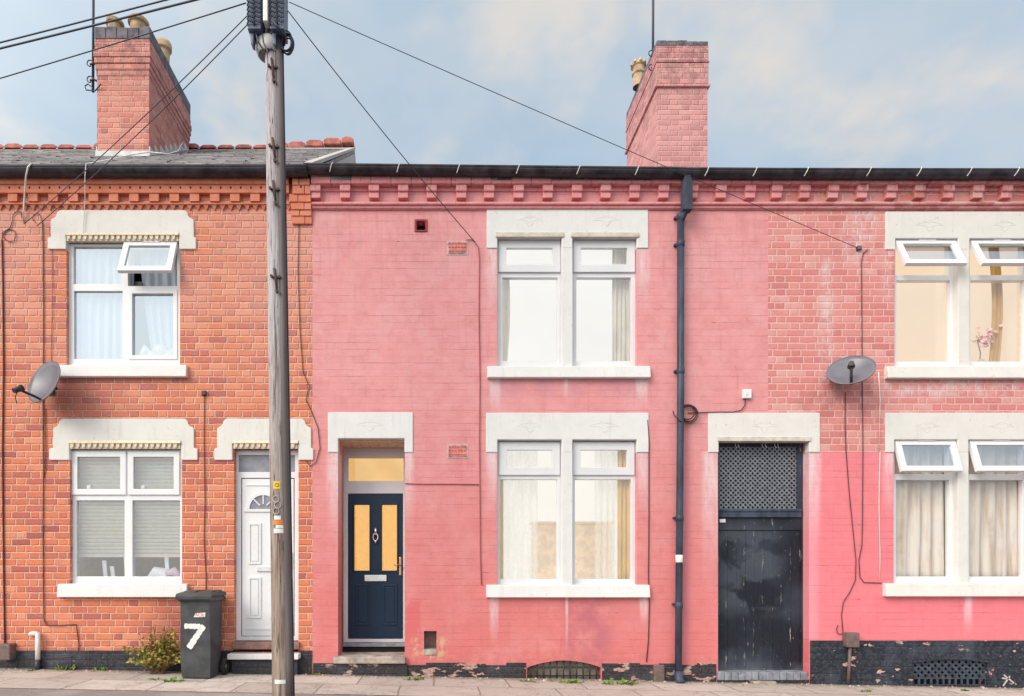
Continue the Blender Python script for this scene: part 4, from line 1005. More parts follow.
# downpipe
b = MB(); xp = W(678.3)
b.box(W(677.3), W(686.4), -.20, -.10, H(209, -.2), H(180, -.2)); b.prism([(W(677.3), H(180, -.2)), (W(686.4), H(180, -.2)), (W(684.5), H(174, -.2)), (W(679.5), H(174, -.2))], -.19, -.11); b.bevel(.008, 2)
dp = b.build('downpipe', M['pipe'], hm)
b = MB(); b.tube([(W(681.8), -.14, H(207, -.14)), (W(681), -.13, H(212, -.13)), (W(679), -.085, H(219, -.085)), (W(678.3), -.075, H(226))], .040, 12); b.build('swan_neck', M['pipe'], dp)
b = MB(); b.tube([(xp, -.075, H(224)), (xp, -.075, H(400)), (W(677.3), -.075, H(520)), (W(676), -.075, H(672))], .042, 14); b.build('pipe', M['pipe'], dp)
for py in (219, 246, 372, 518, 604): 
    px = 678.3 - max(0, py-400)*.0085
    b = MB(); b.lathe((W(px), -.075, H(py+4)), [(.043, 0), (.049, .006), (.049, .070), (.043, .076)], 14); b.box(W(px)-.062, W(px)+.062, -.04, .0, H(py)-.012, H(py)+.012); b.build('pipe_collar', M['pipe'], dp)
b = MB(); b.tube([(W(676), -.075, H(671)), (W(676), -.10, H(678)), (W(676.3), -.16, H(682))], [.052, .054, .05], 12); b.build('pipe_shoe', M['pipe'], dp)
b = MB(); b.lathe((W(676.9), -.075, H(562.5)), [(.0425, 0), (.0440, .002), (.0440, .09), (.0425, .092)], 14); b.build('pipe_sticker', M['paintwhite'], dp)
b = MB(); b.box(W(652.5), W(663), -.06, .04, H(684), H(664.5)); b.bevel(.012, 2); b.build('stone_block', M['brown'], hm)
# cables on the middle front
cable(hm, [(475, 242), (478.5, 247), (479.5, 260), (479, 320), (480, 380), (479.5, 440), (480, 500), (480.5, 560), (481.5, 585)], .008, 'cable_pink')
cable(hm, [(475, 242), (471, 239), (466, 240)], .006, 'cable_pink')
cable(hm, [(405, 483.5), (425, 484), (450, 484), (479, 484.5)], .007, 'cable_pink')
cable(hm, [(647.5, 420), (649, 440), (649, 520), (648.5, 580), (649.5, 600), (648.5, 640), (646.5, 662)], .008)
cl = cable(hm, [(688, 413), (705, 412.3), (720, 412), (733, 412), (741, 410.5), (745, 405), (745.5, 398)], .008, y=-.018)
b = MB()
for k, (rx, o) in enumerate(((.105, 0), (.095, .008), (.085, -.006), (.11, .012))):
    b.tube([P(688, 413, -.03 - .009*k) + Vector((rx*math.cos(a) + o, 0, rx*math.sin(a) - o)) for a in [2*math.pi*i/22 for i in range(23)]], .008, 6)
b.tube([P(688, 423, -.04), P(680, 421, -.13), P(674, 415, -.10), P(673, 411, -.03)], .008, 6)
b.build('cable_coil', M['cable'], hm)
b = MB(); b.box(W(741.5), W(750), -.045, .0, H(399), H(390)); b.bevel(.008, 2); sb = b.build('junction_box', M['upvc'], hm)
b = MB(); b.box(W(745)-.012, W(745)+.012, -.052, -.04, H(396), H(393)); b.build('socket', M['upvc_grey'], sb)
# passage door
yd = .13
pd_ = new_window(hm, (mp[0]-.01, mp[1]+.01, H(672), H(440)), [rgy(719.5, 797.5, 446.5, 509, yd), rgy(719, 801, 517.5, 668.5, yd)], yd, yd+.07, M['olddoor'], name='passage_door', label='chipped blue black boarded passage door under a steel mesh light')
b = MB(); x0, x1, z0, z1 = rgy(719.2, 801, 517.8, 669, yd); n = 9
for i in range(n):
    b.box(x0 + (x1-x0)*i/n + .001, x0 + (x1-x0)*(i+1)/n - .001, yd+.018 + random.uniform(0, .003), yd+.05, z0, z1 - .16)
b.box(x0, x1, yd+.008, yd+.05, z1-.155, z1); b.bevel(.0015, 1); b.box(x0-.02, x1+.02, yd+.052, yd+.06, z0-.02, z1+.02); b.build('door_boards', M['olddoor'], pd_)
b = MB(); r = rgy(716.5, 800.5, 509, 517.5, yd); b.box(r[0], r[1], yd-.02, yd+.05, r[2], r[3]); b.box(r[0], r[1], yd-.032, yd-.016, r[3]-.035, r[3]-.008); b.bevel(.006, 2)
b.build('transom_rail', M['pipe'], pd_)
def lattice(par, x0, x1, z0, z1, y, pitch, wd, mat, name):
    b = MB(); bw = wd
    def clip(c, s):                                   # line z = s*x + c
        pts = []
        for xx in (x0, x1):
            zz = s*xx + c
            if z0 <= zz <= z1: pts.append((xx, zz))
        for zq in (z0, z1):
            xx = (zq - c)/s
            if x0 < xx < x1: pts.append((xx, zq))
        return pts[:2] if len(pts) >= 2 else None
    for s in (1.0, -1.0):
        c = (z0 - max(s*x0, s*x1)) - .01
        while c < z1 - min(s*x0, s*x1):
            q = clip(c, s)
            if q:
                (a0, e0), (a1, e1) = q; dx, dz_ = a1-a0, e1-e0; L = math.hypot(dx, dz_)
                if L > .02:
                    nx, nz = -dz_/L*bw/2, dx/L*bw/2; yy = y + (.004 if s > 0 else 0)
                    b.prism([(a0+nx, e0+nz), (a1+nx, e1+nz), (a1-nx, e1-nz), (a0-nx, e0-nz)], yy, yy+.004)
            c += pitch
    return b.build(name, mat, par)
r = rgy(719.5, 797.5, 446.5, 509, yd)
lattice(pd_, r[0], r[1], r[2], r[3], yd+.02, .062, .017, M['steel'], 'steel_mesh')
b = MB(); b.box(r[0]-.01, r[1]+.01, yd+.09, yd+.1, r[2]-.01, r[3]+.01); b.build('mesh_backing', M['void'], pd_)
lintel(pd_, rng(708, 819.5, 413, 452.5), [(mp[0]+.004, mp[1]-.004, mp[2]-1, mp[3]-.004)], M['cream'], reliefs=(W(763.5),), rz=H(428))
b = MB(); b.box(W(717), W(810), -.028, .10, H(441.6), H(437)); b.bevel(.006, 2); b.build('drip_strip', M['drip'], pd_)
for a in (739, 742, 766, 769.5, 779, 782): b = MB(); b.tube([(W(a), .08, H(441)), (W(a-1), .08, H(444)), (W(a+.6), .08, H(446.5))], .005, 5); b.build('hook', M['chrome'], pd_)
b = MB(); n = 13
for i in range(n): b.box(W(716.5 + 90*i/n)+.003, W(716.5 + 90*(i+1)/n)-.003, -.03 + random.uniform(-.006, .006), .14, H(680), H(671.5) + random.uniform(-.006, .004))
b.bevel(.006, 1); b.build('brick_sill', M['bluebrick'], pd_)
b = MB(); b.box(W(750.5), W(773), -.09, .02, -.5, H(680.5)); b.bevel(.012, 2); b.build('stone_block', M['step'], pd_)
b = MB(); b.box(W(717), W(809), -.01, .1, -.5, H(679.6)); b.build('sill_base', M['plinth_mid'], pd_)
b = MB(); b.box(W(722, yd)-.03, W(722, yd)+.045, yd-.005, yd+.02, H(522.5, yd), H(519, yd)); b.bevel(.004, 1); b.build('number_plate', M['paintwhite'], pd_)

# ================================================================== RIGHT HOUSE windows
yf = .07
w = sash_pair_window(hr, rw1, 'upstairs pair of white casements lit warm with both top vents open', M['upvc'], (W(885), W(1042), H(250), H(212)), H(227.5), (W(927), W(1002)), yf,
    [T(895.5, 948.5, 245, 275), T(970, 1022.5, 245, 275)], [T(896.5, 950.5, 280.5, 361.5), T(970.5, 1024.5, 280.5, 361.5)], (884, 1043, 367.5, 379.5), M['upvc'], R(26), topstrip=False, lmat='cream')
room(w, rw1[0][0], rw1[1][1], rw1[0][2], rw1[0][3], .34, 1.6, M['lit_warm'], rw1, .1465)
b = MB(); b.tube([(W(991), .17, H(364)), (W(992), .17, H(348)), (W(989), .17, H(336))], .006, 5); b.tube([(W(986), .17, H(336)), (W(995), .17, H(334)), (W(1000), .17, H(339))], .005, 5); b.build('flower_stem', M['stem'], w)
b = MB(); rn = random.Random(3)
for k in range(60):
    c = P(982 + rn.gauss(0, 4.5) + (10 if k % 4 == 0 else 0), 338 + rn.gauss(0, 5) - (3 if k % 4 == 0 else 0), .17 + rn.uniform(-.03, .03)); a, e = rn.uniform(0, 6.28), rn.uniform(.3, 1.3)
    u = Vector((math.cos(a), math.sin(a)*.5, .4)).normalized()*.028; v2 = Vector((-math.sin(a), .4, e)).normalized()*.02
    b.quad([c-u-v2, c+u-v2, c+u+v2, c-u+v2])
b.build('flower', M['flower'], w)
b = MB(); b.lathe((W(974), .17, H(365)), [(.02, 0), (.05, .03), (.06, .12), (.045, .16)], 12); b.tube([(W(981), .17, H(364)), (W(992), .16, H(358)), (W(1004), .17, H(364))], [.02, .05, .02], 8); b.lathe((W(1006), .17, H(365)), [(.05, 0), (.06, .06), (.02, .09)], 10); b.build('vase', M['curtain_cream'], w)
drape(w, W(1006), W(1016), rw1[0][2], rw1[0][3], .2, 3, .014, M['curtain_gold'], seed=9, flare=lambda f, g: .06*math.sin(3*g) - .05)
w = sash_pair_window(hr, rw2, 'downstairs pair of white casements with beige curtains and both top vents open', M['upvc'], (W(885), W(1042), H(452.5), H(413)), H(428.5), (W(927), W(1000)), yf,
    [T(895, 948, 443.5, 474), T(969, 1022, 443.5, 474)], [T(896, 949.5, 480, 576.5), T(969.5, 1023, 480, 576.5)], (882.5, 1043, 583.5, 596.3), M['upvc'], R(17), topstrip=False, lmat='cream', glassmat='glass')
room(w, rw2[0][0], rw2[1][1], rw2[0][2], rw2[0][3], .36, 1.6, M['room'], rw2, .1465)
drape(w, W(893), W(955), rw2[0][2], rw2[0][3], .175, 5, .022, M['curtain_lace'], seed=10)
drape(w, W(967), W(1032), rw2[0][2], rw2[0][3], .175, 5, .022, M['curtain_lace'], seed=11)
# cables and box
cable(hr, [(868, 249), (863.5, 253), (861.5, 262), (862, 330), (862.5, 400), (863, 450), (862.5, 520), (862, 545), (859, 560), (860, 577), (864, 582.5), (882, 583)], .0065)
cable(hr, [(845.5, 392), (845, 420), (846, 450), (849, 490), (853, 530), (856, 560), (855.5, 580), (850, 592), (843.5, 602), (841.5, 615), (843, 632)], .0065)
cable(hr, [(838, 625), (836.5, 629), (838, 634), (842, 634)], .006)
cable(hr, [(878.5, 372), (880, 400), (879, 452)], .007, 'clay_wash' if False else 'cable_white', name='cable')
cable(hr, [(880, 452), (879, 500), (880, 560), (879.5, 580)], .006, 'cable_white')
b = MB(); p = P(859, 248, -.02); b.box(p.x-.03, p.x+.03, -.04, 0, p.z-.025, p.z+.025); b.bevel(.01, 2); b.build('cable_clamp', M['brown'], hr)
b = MB(); b.box(W(842), W(854.5), -.10, .0, H(646.5), H(632)); b.bevel(.01, 2); b.build('meter_box', M['brown'], hr)
b = MB(); b.tube([(W(847), -.06, H(646)), (W(846.5), -.05, H(665)), (W(846), -.04, H(683))], .02, 8); b.build('conduit', M['brown'], hr)
g = lattice(hr, W(912), W(988), H(678), H(660), .012, .085, .030, M['lattice'], 'cellar_grille')
b = MB()
b.box(W(912), W(988), .005, .02, H(686), H(684.5))
for k in range(13): b.box(W(912.5 + 6.1*k), W(914.5 + 6.1*k), .006, .018, H(685), H(678))
b.box(W(912), W(988), .005, .02, H(679), H(677.6)); b.build('grille_bars', M['lattice'], g)
b = MB(); ar = [(W(911 + 78*k/16), H(663 - 4.0*math.sin(math.pi*k/16))) for k in range(17)]
b.prism(ar + [(x, z + .035) for x, z in ar[::-1]], -.032, .01); b.box(W(948), W(952), -.04, .01, H(659), H(653)); b.build('grille_head', M['plinth_right'], g)
b = MB(); b.box(W(911), W(989), .10, .12, -.5, H(655)); b.build('grille_back', M['void'], g)
b = MB()
for (a, c, e, f) in ((1003, 686, 1010, 676), (1004, 675, 1014, 683), (1008, 679, 1002, 678)):
    p0, p1 = P(a, c, -.0155), P(e, f, -.0155); dd = (p1-p0).normalized(); nn = Vector((-dd.z, 0, dd.x))*.009
    b.prism([((p0+nn).x, (p0+nn).z), ((p1+nn).x, (p1+nn).z), ((p1-nn).x, (p1-nn).z), ((p0-nn).x, (p0-nn).z)], -.0165, -.0145)
b.build('paint_mark', M['mortar'], hr)

# ================================================================== SATELLITE DISHES
def dish(centre, rx, rz, normal, rise, label, wallpt, armlen=.42):
    t = empty('satellite_dish', (wallpt[0], 0, wallpt[2]), label=label, cat='satellite dish', group='satellite dishes on the house fronts')
    n = Vector(normal).normalized(); u = n.cross(Vector((0, 0, 1))).normalized(); v = u.cross(n).normalized()
    c = Vector(centre); b = MB(); rings = []; N = 36; dep = .075
    for sgn, off in ((1, 0), (-1, -.012)):
        rs = []
        for k in range(7):
            f = k/6; rs.append([b.bm.verts.new(c + u*rx*f*math.cos(a) + v*rz*f*math.sin(a) + n*(dep*f*f - dep + off)) for a in [2*math.pi*i/N for i in range(N)]] if k else [b.bm.verts.new(c + n*(off - dep))])
        for k in range(6):
            for i in range(N):
                f = b.bm.faces.new((rs[0][0], rs[1][i], rs[1][(i+1) % N])) if k == 0 else b.bm.faces.new((rs[k][i], rs[k+1][i], rs[k+1][(i+1) % N], rs[k][(i+1) % N])); f.smooth = True
        rings.append(rs[-1])
    for i in range(N): b.bm.faces.new((rings[0][i], rings[0][(i+1) % N], rings[1][(i+1) % N], rings[1][i]))
    b.build('reflector', M['dish'], t)
    low = c - v*rz*.82; tip = low + n*armlen + v*rz*rise
    b = MB(); b.tube([c - v*rz*.3 - n*.09, low - n*.04, low + n*.05, tip], .016, 8); b.build('arm', M['black'], t)
    b = MB(); dr = (c - tip).normalized(); b.tube([tip - dr*.06, tip + dr*.01, tip + dr*.05], [.03, .034, .042], 12); b.tube([tip - v*.03, tip - v*.10 + n*.01, tip - v*.17 - n*.03], .006, 5); b.build('receiver', M['black'], t)
    wp = Vector(wallpt); b = MB(); b.tube([c - n*.09, c - n*.16, Vector((wp.x, wp.y - .12, wp.z)), wp], .02, 8); b.box(wp.x-.06, wp.x+.06, wp.y-.012, wp.y, wp.z-.09, wp.z+.09); b.build('bracket', M['black'], t)
    return t
dish(P(851, 369.5, -.22), .255, .245, (-.5, -.8, .62), .5, 'grey satellite dish facing the street beside the right upstairs window', (W(851), 0, H(372)), .14)
dish(P(43.5, 381.5, -.30), .29, .275, (-.50, -1, .30), -.05, 'grey satellite dish seen side on below the left upstairs window', (W(50), 0, H(388)), .24)

# ================================================================== POLE
YP = -1.9
pb_, pt_ = P(282, 696, YP), P(273.6, 110, YP)
ax = (pt_ - pb_) / (pt_.z - pb_.z)
def axis(z): return pb_ + ax*(z - pb_.z)
tp = empty('telegraph_pole', axis(ground(pb_.x)), label='tall weathered timber telegraph pole at the kerb in front of the white door', cat='telegraph pole')
rad = lambda z: .091 - .0030*max(0, z)
b = MB(); zs_ = [ground(pb_.x) - .2 + k*.35 for k in range(25)]; b.tube([axis(z) for z in zs_], [rad(z) for z in zs_], 20); b.build('shaft', M['wood'], tp)
def arc_patch(b, z0, z1, a0, a1, off, n=6):
    for i in range(n):
        q = []
        for (a, z) in ((a0 + (a1-a0)*i/n, z0), (a0 + (a1-a0)*(i+1)/n, z0), (a0 + (a1-a0)*(i+1)/n, z1), (a0 + (a1-a0)*i/n, z1)):
            r = rad(z) + off; q.append(axis(z) + Vector((r*math.sin(a), -r*math.cos(a), 0)))
        b.quad(q)
def off(z, a, d): return axis(z) + Vector(((rad(z)+d)*math.sin(a), -(rad(z)+d)*math.cos(a), 0))
zg = [0.0 + k*.3 for k in range(23)]
b = MB(); b.tube([off(z, R(60), .004) for z in zg], .036, 8); b.build('cable_guard', M['guard'], tp)
b = MB(); b.tube([off(z, R(88), .018) for z in zg], .012, 6); b.build('cable_guard', M['guardlite'], tp)
b = MB(); b.tube([off(z, R(78), .034) for z in zg], .006, 6); b.build('cable', M['wire'], tp)
zpx = lambda py: H(py, YP - .1)
for (py, s, px) in ((67, -1, 268), (147, -1, 271), (190, -1, 271), (278, -1, 274)):
    z = zpx(py); b = MB(); a0 = R(-12*s)
    b.tube([off(z+.10, a0 - .15, .006), off(z, a0, .014), off(z-.13, a0 + .12, .006)], [.011, .014, .009], 6)
    b.tube([off(z+.02, a0 - .42, .008), off(z+.005, a0, .02), off(z+.02, a0 + .42, .008)], .009, 6)
    c = off(z-.12, a0 + .12, .012); b.tube([c, c + Vector((0, -.02, 0))], .016, 8); c = off(z+.02, a0 + .42, .01); b.tube([c, c + Vector((0, -.02, 0))], .014, 8); c = off(z+.02, a0 - .42, .01); b.tube([c, c + Vector((0, -.02, 0))], .014, 8)
    b.build('pole_bolt', M['rust'], tp)
def sticker(py0, py1, a0, a1, m, name='sticker'):
    b = MB(); arc_patch(b, zpx(py1), zpx(py0), R(a0), R(a1), .0025, 6); o = b.build(name, m, tp); return o
sticker(481, 488.5, -22, 22, M['yellow']); b = MB(); z = zpx(484.8); b.tube([off(z + .016*math.sin(a), R(12*math.cos(a)), .004) for a in [2*math.pi*k/12 for k in range(13)]], .003, 5); b.build('sticker_mark', M['guard'], tp)
sticker(515.5, 519.5, -20, 22, M['paintwhite']); sticker(520, 524.5, -28, 48, M['orange']); sticker(525, 528, -10, 40, M['paintwhite']); sticker(528.5, 533, -24, 48, M['paintwhite'])
sticker(680, 684, -30, 35, M['paintwhite'], 'pole_band')
b = MB()
for k, c in enumerate((499, 505, 511)):
    z = zpx(c); b.tube([off(z + .03*math.sin(a), R(-6 + 10*(k % 2) + 18*math.cos(a)), .006) for a in [2*math.pi*i/14 for i in range(15)]], .0045, 5)
b.build('wire_loop', M['guardlite'], tp)
def text_mesh(txt, size, M4, mat, parent, name, ext=.0008):
    cu = bpy.data.curves.new(name, 'FONT'); cu.body = txt; cu.size = size; cu.extrude = ext; cu.align_x = 'CENTER'; cu.align_y = 'CENTER'
    o = bpy.data.objects.new(name, cu); COL.objects.link(o); dg = bpy.context.evaluated_depsgraph_get(); me = bpy.data.meshes.new_from_object(o.evaluated_get(dg))
    COL.objects.unlink(o); bpy.data.objects.remove(o); b = MB(); b.bm.from_mesh(me); bpy.data.meshes.remove(me); b.xform(M4)
    return b.build(name, mat, parent)
# terminal blocks and coiled cable at the head of the pole
zA, zB = zpx(34), zpx(-40)
for (px0, px1, yo, lab) in ((247.5, 261, -.02, 0), (270, 284, -.03, 1)):
    b = MB(); x0, x1 = W(px0, YP-.15), W(px1, YP-.15); b.box(x0, x1, YP-.16, YP+.02, zA, zB); b.prism([(x0 + .01, zA), (x0 + .05, zA), (x0 + .045, zA - .12), (x0 + .02, zA - .10)], YP-.12, YP-.04); b.bevel(.008, 2)
    tb = b.build('terminal_block', M['boxblue'], tp)
    b = MB(); z = zA + .03
    while z < zB:                                    # looped jumper wires down both faces
        for q in (.25, .72):
            xc = x0 + (x1-x0)*q; b.tube([(xc - .03, YP-.165, z), (xc - .012, YP-.185, z + .03), (xc + .02, YP-.18, z + .012), (xc + .034, YP-.165, z + .04)], .008, 5)
        z += .043
    b.build('jumper_wires', M['wire'], tb)
b = MB(); b.box(W(262.8, YP-.19), W(267.6, YP-.19), YP-.19, YP-.10, zpx(29), zB); b.bevel(.005, 1); b.build('cover_strip', M['paintwhite'], tp)
b = MB(); b.lathe((W(269, YP), YP, zpx(48)), [(.10, 0), (.118, .02), (.118, .12), (.10, .14)], 18); b.build('clamp_band', M['lead'], tp)
b = MB(); c0 = P(287.5, 44, YP - .05)
for k in range(6):
    rx = .045 + .007*(k % 3); b.tube([c0 + Vector((rx*math.cos(a) - .01*k % .02, -.012*k + .03, (rx + .035)*math.sin(a) + .008*(k % 2))) for a in [2*math.pi*i/18 for i in range(19)]], .0065, 5)
b.tube([P(272, 20, YP-.2), P(280, 30, YP-.2), P(285, 36, YP-.1), P(284, 46, YP-.05)], .012, 6); b.tube([P(262, 30, YP-.12), P(263, 42, YP-.12), P(268, 52, YP-.12), P(272, 48, YP-.12)], .007, 5)
b.tube([P(256, 33, YP-.12), P(258, 42, YP-.12), P(262, 48, YP-.1)], .007, 5); b.build('cable_coil', M['wire'], tp)

# ================================================================== OVERHEAD WIRES
def wire(a, c, label, sag=.0, r=.0048, mid=()):
    b = MB(); a, c = Vector(a), Vector(c); pts = []
    for k in range(25):
        f = k/24; p = a.lerp(c, f); p.z -= sag*4*f*(1-f); pts.append(p)
    b.tube(pts, r, 6); return b.build('overhead_wire', M['wire'], label=label, cat='wire', group='wires from the telegraph pole')
wire(P(289, 2, YP), P(858, 248, -.03), 'black wire from the pole to the bare brick of the right house', .02, .0038)
wire(P(288, 11, YP), P(475, 242, -.03), 'black wire from the pole to the pink wall beside the middle upstairs window', .04)
wire(P(247, 16, YP), P(24, 224, -.04), 'upper of the two black wires slanting past the left chimney', .05)
wire(P(247, 25, YP), P(37, 226, -.04), 'lower of the two black wires slanting past the left chimney', .05)
for (a, c, l, s, r) in ((P(250, -22, YP), P(-430, 147, -.1), 'thick black overhead wire to the upper left, top one of the bundle', .03, .008),
                     (P(250, -14, YP), P(-430, 147, -.12), 'thick black overhead wire to the upper left, lower one of the bundle', .04, .010),
                     (P(246, 3, YP), P(-430, 199, -.05), 'thin black overhead wire leaving the pole lowest towards the upper left', .05, .006)):
    wire(a, c, l, s, r)

# ================================================================== AERIAL MASTS
def mast(px, y, pyb, ztop, label, side, clamp_py):
    x = W(px, y); t = empty('aerial_mast', (x, y, H(pyb, y)), label=label, cat='aerial')
    b = MB(); b.tube([(x, y, H(pyb, y)), (x + .01, y, ztop)], .021, 8); b.build('mast', M['wire'], t)
    b = MB()
    for q in clamp_py:
        z = H(q, y); b.tube([(x - .03, y - .03, z), (x + .03, y - .04, z + .01), (x + side*.13, y + .02, z)], .016, 6); b.build('bracket', M['rust'], t); b = MB(); b.tube([(x + .05*math.cos(a) - .03, y - .03, z + .05*math.sin(a) + .02) for a in [math.pi*1.6*k/10 for k in range(11)]], .009, 5); b.build('cable_loop', M['wire'], t); b = MB()
    b.bm.free()
    return t, x
t, x = mast(93, 2.25, 92, H(-60, 2.25), 'thin dark aerial mast strapped to the orange brick chimney', 1, (66, 82))
b = MB(); b.tube([P(93, 88, 2.2), P(88, 84, 2.2), P(85, 86, 2.2), P(86, 90, 2.2), P(95, 91, 2.2), P(101, 84, 2.15)], .010, 5); b.build('cable_loop', M['wire'], t)
mast(652.8, 2.75, 84, H(-60, 2.75), 'thin dark aerial mast strapped to the pink brick chimney', 1, (56, 70))

# ================================================================== WHEELIE BIN
def wheelie_bin(px, yfr, label):
    xl, xr = W(180.5, yfr), W(209.3, yfr); xc = (xl + xr)/2; g = ground(xc)
    t = empty('wheelie_bin', (xc, yfr + .3, g), label=label, cat='wheelie bin')
    zt = H(596.5, yfr) - g; wd = W(211, yfr) - W(177.5, yfr); wb = xr - xl; dp_ = .44
    b = MB()
    def ring(z, wf, y0, y1): return [b.bm.verts.new((xc + sx*wf/2, yy, g + z)) for sx, yy in ((-1, y0), (1, y0), (1, y1), (-1, y1))]
    rs = [ring(0.008, wb*.97, yfr + .035, yfr + dp_ - .11), ring(.02, wb, yfr + .03, yfr + dp_ - .10), ring(.30, wb + .02, yfr + .018, yfr + dp_ - .05), ring(zt - .06, wd - .05, yfr, yfr + dp_), ring(zt - .055, wd - .01, yfr - .02, yfr + dp_ + .02), ring(zt, wd, yfr - .022, yfr + dp_ + .022)]
    for A, B in zip(rs, rs[1:]):
        for k in range(4): b.bm.faces.new((A[k], A[(k+1) % 4], B[(k+1) % 4], B[k]))
    b.bm.faces.new(rs[0][::-1]); b.bm.faces.new(rs[-1]); b.bevel(.010, 3, 12); b.build('body', M['bin'], t)
    b = MB()                                          # lid: raised slab, drooping front lip, two dished panels
    z = g + zt; b.prof([(yfr - .05, z - .035), (yfr - .055, z + .005), (yfr - .02, z + .035), (yfr + .28, z + .062), (yfr + dp_ + .02, z + .045), (yfr + dp_ + .06, z + .0), (yfr + dp_ + .03, z + .002), (yfr - .03, z + .002), (yfr - .035, z - .035)], xc - wd/2 - .015, xc + wd/2 + .015)
    b.bevel(.008, 2, 20)
    for s in (-1, 1): b.prof([(yfr + .05, z + .036), (yfr + .12, z + .062), (yfr + .40, z + .070), (yfr + .46, z + .055)], xc + s*wd*.25 - wd*.18, xc + s*wd*.25 + wd*.18)
    b.build('lid', M['bin'], t)
    b = MB(); b.tube([(xc - wd/2 + .02, yfr + dp_ + .10, z - .03), (xc + wd/2 - .02, yfr + dp_ + .10, z - .03)], .016, 10)
    for s in (-1, 0, 1): b.tube([(xc + s*(wd/2 - .04), yfr + dp_ + .01, z - .03), (xc + s*(wd/2 - .04), yfr + dp_ + .10, z - .03)], .014, 8)
    b.build('handle', M['bin'], t)
    for s in (-1, 1):
        wx = xc + s*(wb/2 + .055); b = MB()
        b.lathe((0, 0, 0), [(.055, -.025), (.092, -.025), (.10, -.015), (.10, .015), (.092, .025), (.055, .025), (.055, -.025)], 22); b.xform(Matrix.Translation((wx, yfr + dp_ - .06, g + .10)) @ Matrix.Rotation(math.pi/2, 4, 'Y')); wl = b.build('wheel', M['rubber'], t)
        b = MB(); b.lathe((0, 0, 0), [(.0, .022), (.02, .024), (.022, .014), (.055, .012), (.056, -.01), (.0, -.012)], 16); b.xform(Matrix.Translation((wx, yfr + dp_ - .06, g + .10)) @ Matrix.Rotation(math.pi/2, 4, 'Y')); b.build('hub', M['dish'], wl)
    b = MB(); b.tube([(xc - wb/2 - .05, yfr + dp_ - .06, g + .10), (xc + wb/2 + .05, yfr + dp_ - .06, g + .10)], .012, 8); b.build('axle', M['steel'], t)
    # brushed white 7: dabs of paint that follow the slightly sloping front
    def fy(z): return yfr + .018 - .018*(z - g - .30)/(zt - .36) - .002
    b = MB(); rn = random.Random(7)
    def dabs(p0, p1, n, w0, ang):
        for k in range(n):
            f = (k + .5)/n; px_, py_ = p0[0] + (p1[0]-p0[0])*f, p0[1] + (p1[1]-p0[1])*f
            cx_, cz = W(px_, yfr), H(py_, yfr); L = math.hypot(W(p1[0], yfr)-W(p0[0], yfr), H(p1[1], yfr)-H(p0[1], yfr))/n*.60
            pts = []
            for i in range(12):
                a = 2*math.pi*i/12; e = .5
                dx = math.copysign(abs(math.cos(a))**e, math.cos(a))*L*rn.uniform(.85, 1.05); dz_ = math.copysign(abs(math.sin(a))**e, math.sin(a))*w0*rn.uniform(.85, 1.1)
                pts.append((cx_ + dx*math.cos(ang) - dz_*math.sin(ang), cz + dx*math.sin(ang) + dz_*math.cos(ang)))
            yv = fy(cz) - .0006*k; b.bm.faces.new([b.bm.verts.new((q[0], yv + (cz - q[1])*.02 - .001, q[1])) for q in pts])
    dabs((184.2, 626), (200, 626.5), 4, .032, 0.0); dabs((203.5, 626), (188.5, 648), 5, .036, math.atan2(H(648)-H(626), W(188.5)-W(203.5)))
    b.build('painted_number', M['paintwhite'], t, recalc=False)
    b = MB(); zc = H(615, yfr); xs = W(199.5, yfr); yq = fy(zc) - .0025
    b.prism([(xs - .07, zc - .026), (xs + .065, zc - .022), (xs + .068, zc + .030), (xs - .045, zc + .020)], yq, yq + .002); b.build('sticker', M['paintwhite'], t)
    text_mesh('ACR', .052, Matrix.Translation((xs, yq - .0012, zc)) @ Matrix.Rotation(R(4), 4, 'Y') @ Matrix.Rotation(math.pi/2, 4, 'X') @ Matrix.Shear('XZ', 4, (0.0, 0.0)), M['red'], t, 'sticker_lettering')
    return t
wheelie_bin(197, -.56, 'charcoal wheelie bin with a white painted 7 in front of the orange brick wall')

# ================================================================== PLANTS
def bush():
    x0, y0 = W(157, -.22), -.22; g = ground(x0)
    t = empty('weedy_shrub', (x0, y0, g), label='scruffy yellow green shrub with rusty tips growing at the wall beside the bin', cat='shrub')
    rn = random.Random(21); st = MB(); lf = MB(); rd = MB()
    def leaf(b, c, s):
        a, e = rn.uniform(0, 6.28), rn.uniform(-.9, .9); d = Vector((math.cos(a)*math.cos(e), math.sin(a)*math.cos(e), math.sin(e))); n = Vector((rn.gauss(0, 1), rn.gauss(0, 1), rn.gauss(0, 1))); n = (n - d*n.dot(d)).normalized()
        b.quad([c, c + d*s*.5 + n*s*.30, c + d*s, c + d*s*.5 - n*s*.30])
    for k in range(64):
        a = rn.uniform(0, 6.28); sp = rn.uniform(.05, .46); hh = rn.uniform(.22, .68)*(1 - .35*sp/.38)
        tip = Vector((x0 + sp*math.cos(a) * 1.0 + .03, y0 + sp*.42*math.sin(a) - .03, g + hh)); base_ = Vector((x0 + rn.uniform(-.08, .08), y0 + rn.uniform(-.04, .04), g)); m = base_.lerp(tip, .55) + Vector((0, 0, .06))
        st.tube([base_, m, tip], [.006, .004, .002], 4)
        red = hh > .36 and rn.random() < .55
        for i in range(26):
            f = rn.uniform(.25, 1.02); c = (base_.lerp(m, f/.55) if f < .55 else m.lerp(tip, (f-.55)/.45)) + Vector((rn.gauss(0, .022), rn.gauss(0, .018), rn.gauss(0, .022)))
            leaf(rd if (red and f > .55) else lf, c, rn.uniform(.030, .068) if not (red and f > .55) else rn.uniform(.015, .032))
    st.build('stem', M['stem'], t); lf.build('foliage', M['leaf'], t, recalc=False); rd.build('seed_head', M['leaf_red'], t, recalc=False)
bush()
